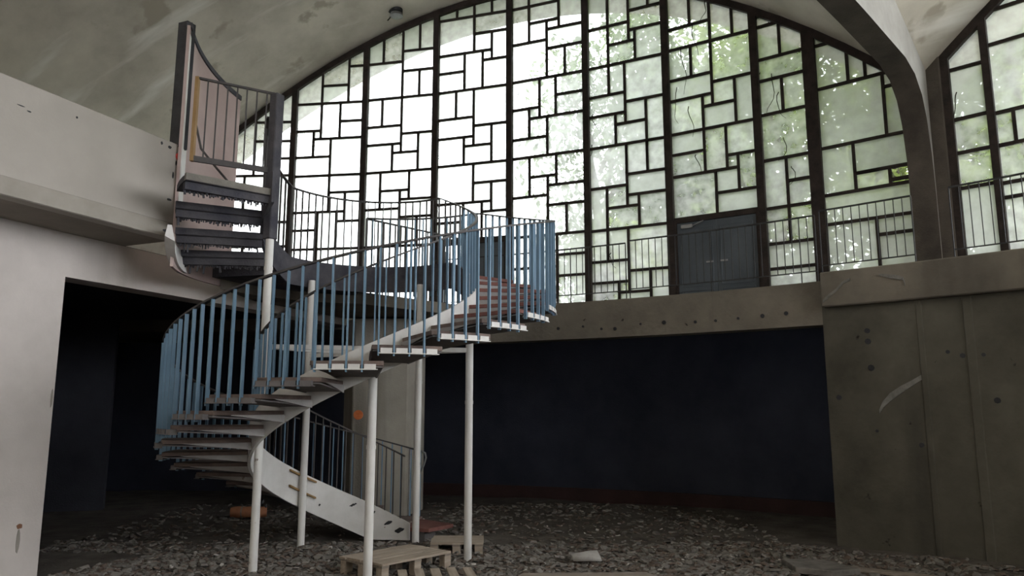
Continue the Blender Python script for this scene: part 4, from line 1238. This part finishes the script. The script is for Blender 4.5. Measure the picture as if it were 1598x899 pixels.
# dry vine tendrils clinging to the glass
for phi, z, L, sgn in ((59.6, 8.15, 0.9, 1), (58.9, 8.55, 0.8, 1), (59.9, 7.4, 0.7, -1), (59.3, 7.0, 0.6, 1), (54.9, 7.25, 0.7, 1), (54.6, 6.9, 0.5, -1), (54.5, 6.1, 0.4, 1),
                       (64.8, 7.2, 0.35, 1), (64.9, 6.6, 0.3, -1), (64.2, 8.4, 0.5, 1), (58.2, 9.0, 0.5, -1), (63.9, 4.5, 0.3, 1), (59.0, 6.1, 0.4, 1), (46.9, 6.2, 0.5, -1), (54.2, 5.6, 0.35, 1), (69.4, 7.9, 0.3, 1)):
    pts = []
    for i in range(8):
        f = i / 7
        pts.append(pw(phi + sgn * 0.35 * math.sin(f * 3.0 + phi) * f + 0.05 * math.sin(9 * f), RW - 0.06, z - L * f + 0.03 * math.sin(7 * f + z)))
    tag(MB().tube(pts, [0.009 - 0.006 * i / 7 for i in range(8)], 5).build('vine_tendril', M['vine']),
        'dry black vine tendril on the ' + ('narrow strip of panes left of the dark pier' if 50 < phi < 55.7 else 'panes right of the pale rib' if phi < 50 else 'panes above the closed double door' if phi < 60.5 else 'panes left of the double door'), 'vine', 'vine tendrils on the glass')


# =================================================================== trees outside
def tree(name, label, phi, r, zc, rx, rz, n, mat, seed, size=(0.16, 0.34), group='trees outside the windows'):
    rg = random.Random(seed)
    base = pw(phi, r, 2.93)
    t = tag(empty(name, base), label, 'tree', group)
    pts = [(0, 0, 0), (rg.uniform(-.2, .2), rg.uniform(-.2, .2), (zc - 2.93) * 0.5), (rg.uniform(-.4, .4), rg.uniform(-.4, .4), zc - 2.93), (rg.uniform(-.5, .5), rg.uniform(-.5, .5), zc - 2.93 + rz * 0.6)]
    MB().tube(pts, [0.22, 0.17, 0.12, 0.04], 8).build('trunk', M['bark'], t, smooth=True)
    for k in range(5):
        a = rg.uniform(0, 6.28)
        h = (zc - 2.93) * rg.uniform(0.6, 1.1)
        MB().tube([(0, 0, h), (math.cos(a) * rx * 0.4, math.sin(a) * rx * 0.4, h + rz * 0.25), (math.cos(a) * rx * 0.75, math.sin(a) * rx * 0.75, h + rz * 0.4)], [0.08, 0.05, 0.02], 6).build('branch', M['bark'], t, smooth=True)
    blobs = [(Vector((rg.uniform(-.6, .6) * rx, rg.uniform(-.6, .6) * rx, zc - 2.93 + rg.uniform(-.7, .7) * rz)), rg.uniform(0.28, 0.5)) for _ in range(16)]
    mb = MB()
    for k in range(n):
        c, f = rg.choice(blobs)
        d = Vector((rg.gauss(0, 1), rg.gauss(0, 1), rg.gauss(0, 1))).normalized() * rg.random() ** 0.4
        p = c + Vector((d.x * rx * f, d.y * rx * f, d.z * rz * f))
        s = rg.uniform(*size)
        R = Matrix.Rotation(rg.uniform(0, 6.28), 3, 'Z') @ Matrix.Rotation(rg.gauss(0.6, 0.6), 3, 'X')
        q = [p + R @ Vector(v) for v in ((-s * 0.28, 0, 0), (0, -s * 0.5, 0.02), (s * 0.28, 0, 0), (0, s * 0.5, -0.02))]
        mb.add(q, [(0, 1, 2, 3)])
    mb.build('foliage', M[mat], t)['kind'] = 'stuff'
    return t


tree('leafy_tree', 'mid green leafy tree behind the glass above the double door', 58.5, 25.5, 7.6, 3.0, 4.4, 5200, 'leaf_a', 21)
tree('leafy_tree', 'yellow-green leafy tree behind the glass beside the dark pier', 52.0, 24.0, 7.0, 2.4, 4.2, 5200, 'leaf_b', 22)
tree('leafy_tree', 'deep green leafy tree standing behind the middle of the arched window', 63.5, 27.5, 8.5, 3.2, 5.2, 6500, 'leaf_c', 23)
tree('leafy_tree', 'bright leafy tree behind the glass right of the pale rib', 46.0, 24.5, 7.5, 2.6, 4.6, 4800, 'leaf_b', 24)
tree('leafy_tree', 'deep green tree further off behind the pier', 49.0, 31.0, 10.0, 3.6, 6.0, 5500, 'leaf_c', 25)
tree('leafy_tree', 'pale sparse tree behind the tallest part of the arched window', 70.2, 27.5, 8.8, 2.5, 5.0, 5500, 'leaf_c', 26)
tree('leafy_tree', 'tall dense tree behind the panes left of the double door', 67.0, 31.5, 10.5, 3.0, 6.5, 7500, 'leaf_c', 31, (0.2, 0.4))
tree('leafy_tree', 'tall dense tree close behind the panes above the double door', 60.0, 33.0, 12.0, 3.6, 7.0, 5000, 'leaf_a', 32, (0.2, 0.4))
tree('leafy_tree', 'dense tree in the distance behind the tallest panes', 69.3, 39.0, 12.5, 3.4, 7.5, 8500, 'leaf_c', 33, (0.24, 0.44))
tree('leafy_tree', 'tall green tree filling the panes between double door and dark pier', 54.5, 32.0, 12.0, 3.4, 7.0, 4500, 'leaf_b', 34, (0.2, 0.4))
tree('leafy_tree', 'leafy tree furthest to the right outside the window', 40.0, 26.5, 8.0, 3.0, 5.0, 5000, 'leaf_a', 27)
tree('garden_bush', 'green bush outside the open door behind the stair', 73.8, 24.5, 4.3, 1.6, 1.3, 2600, 'leaf_a', 28, (0.1, 0.22))
for k, (phi, r) in enumerate(((67.5, 23.5), (63.0, 22.6), (57.0, 22.3), (51.5, 22.0), (46.3, 22.3))):
    tree('garden_bush', ('green bush growing outside the lower panes left of the double door', 'green bush growing close outside the panes beside the double door', 'green bush outside the panes behind the double door',
                         'bright green bush outside the panes left of the dark pier', 'green bush outside the panes right of the dark pier')[k], phi, r, 4.6, 1.5, 1.5, 2600, ('leaf_a', 'leaf_b')[k % 2], 40 + k, (0.1, 0.2))
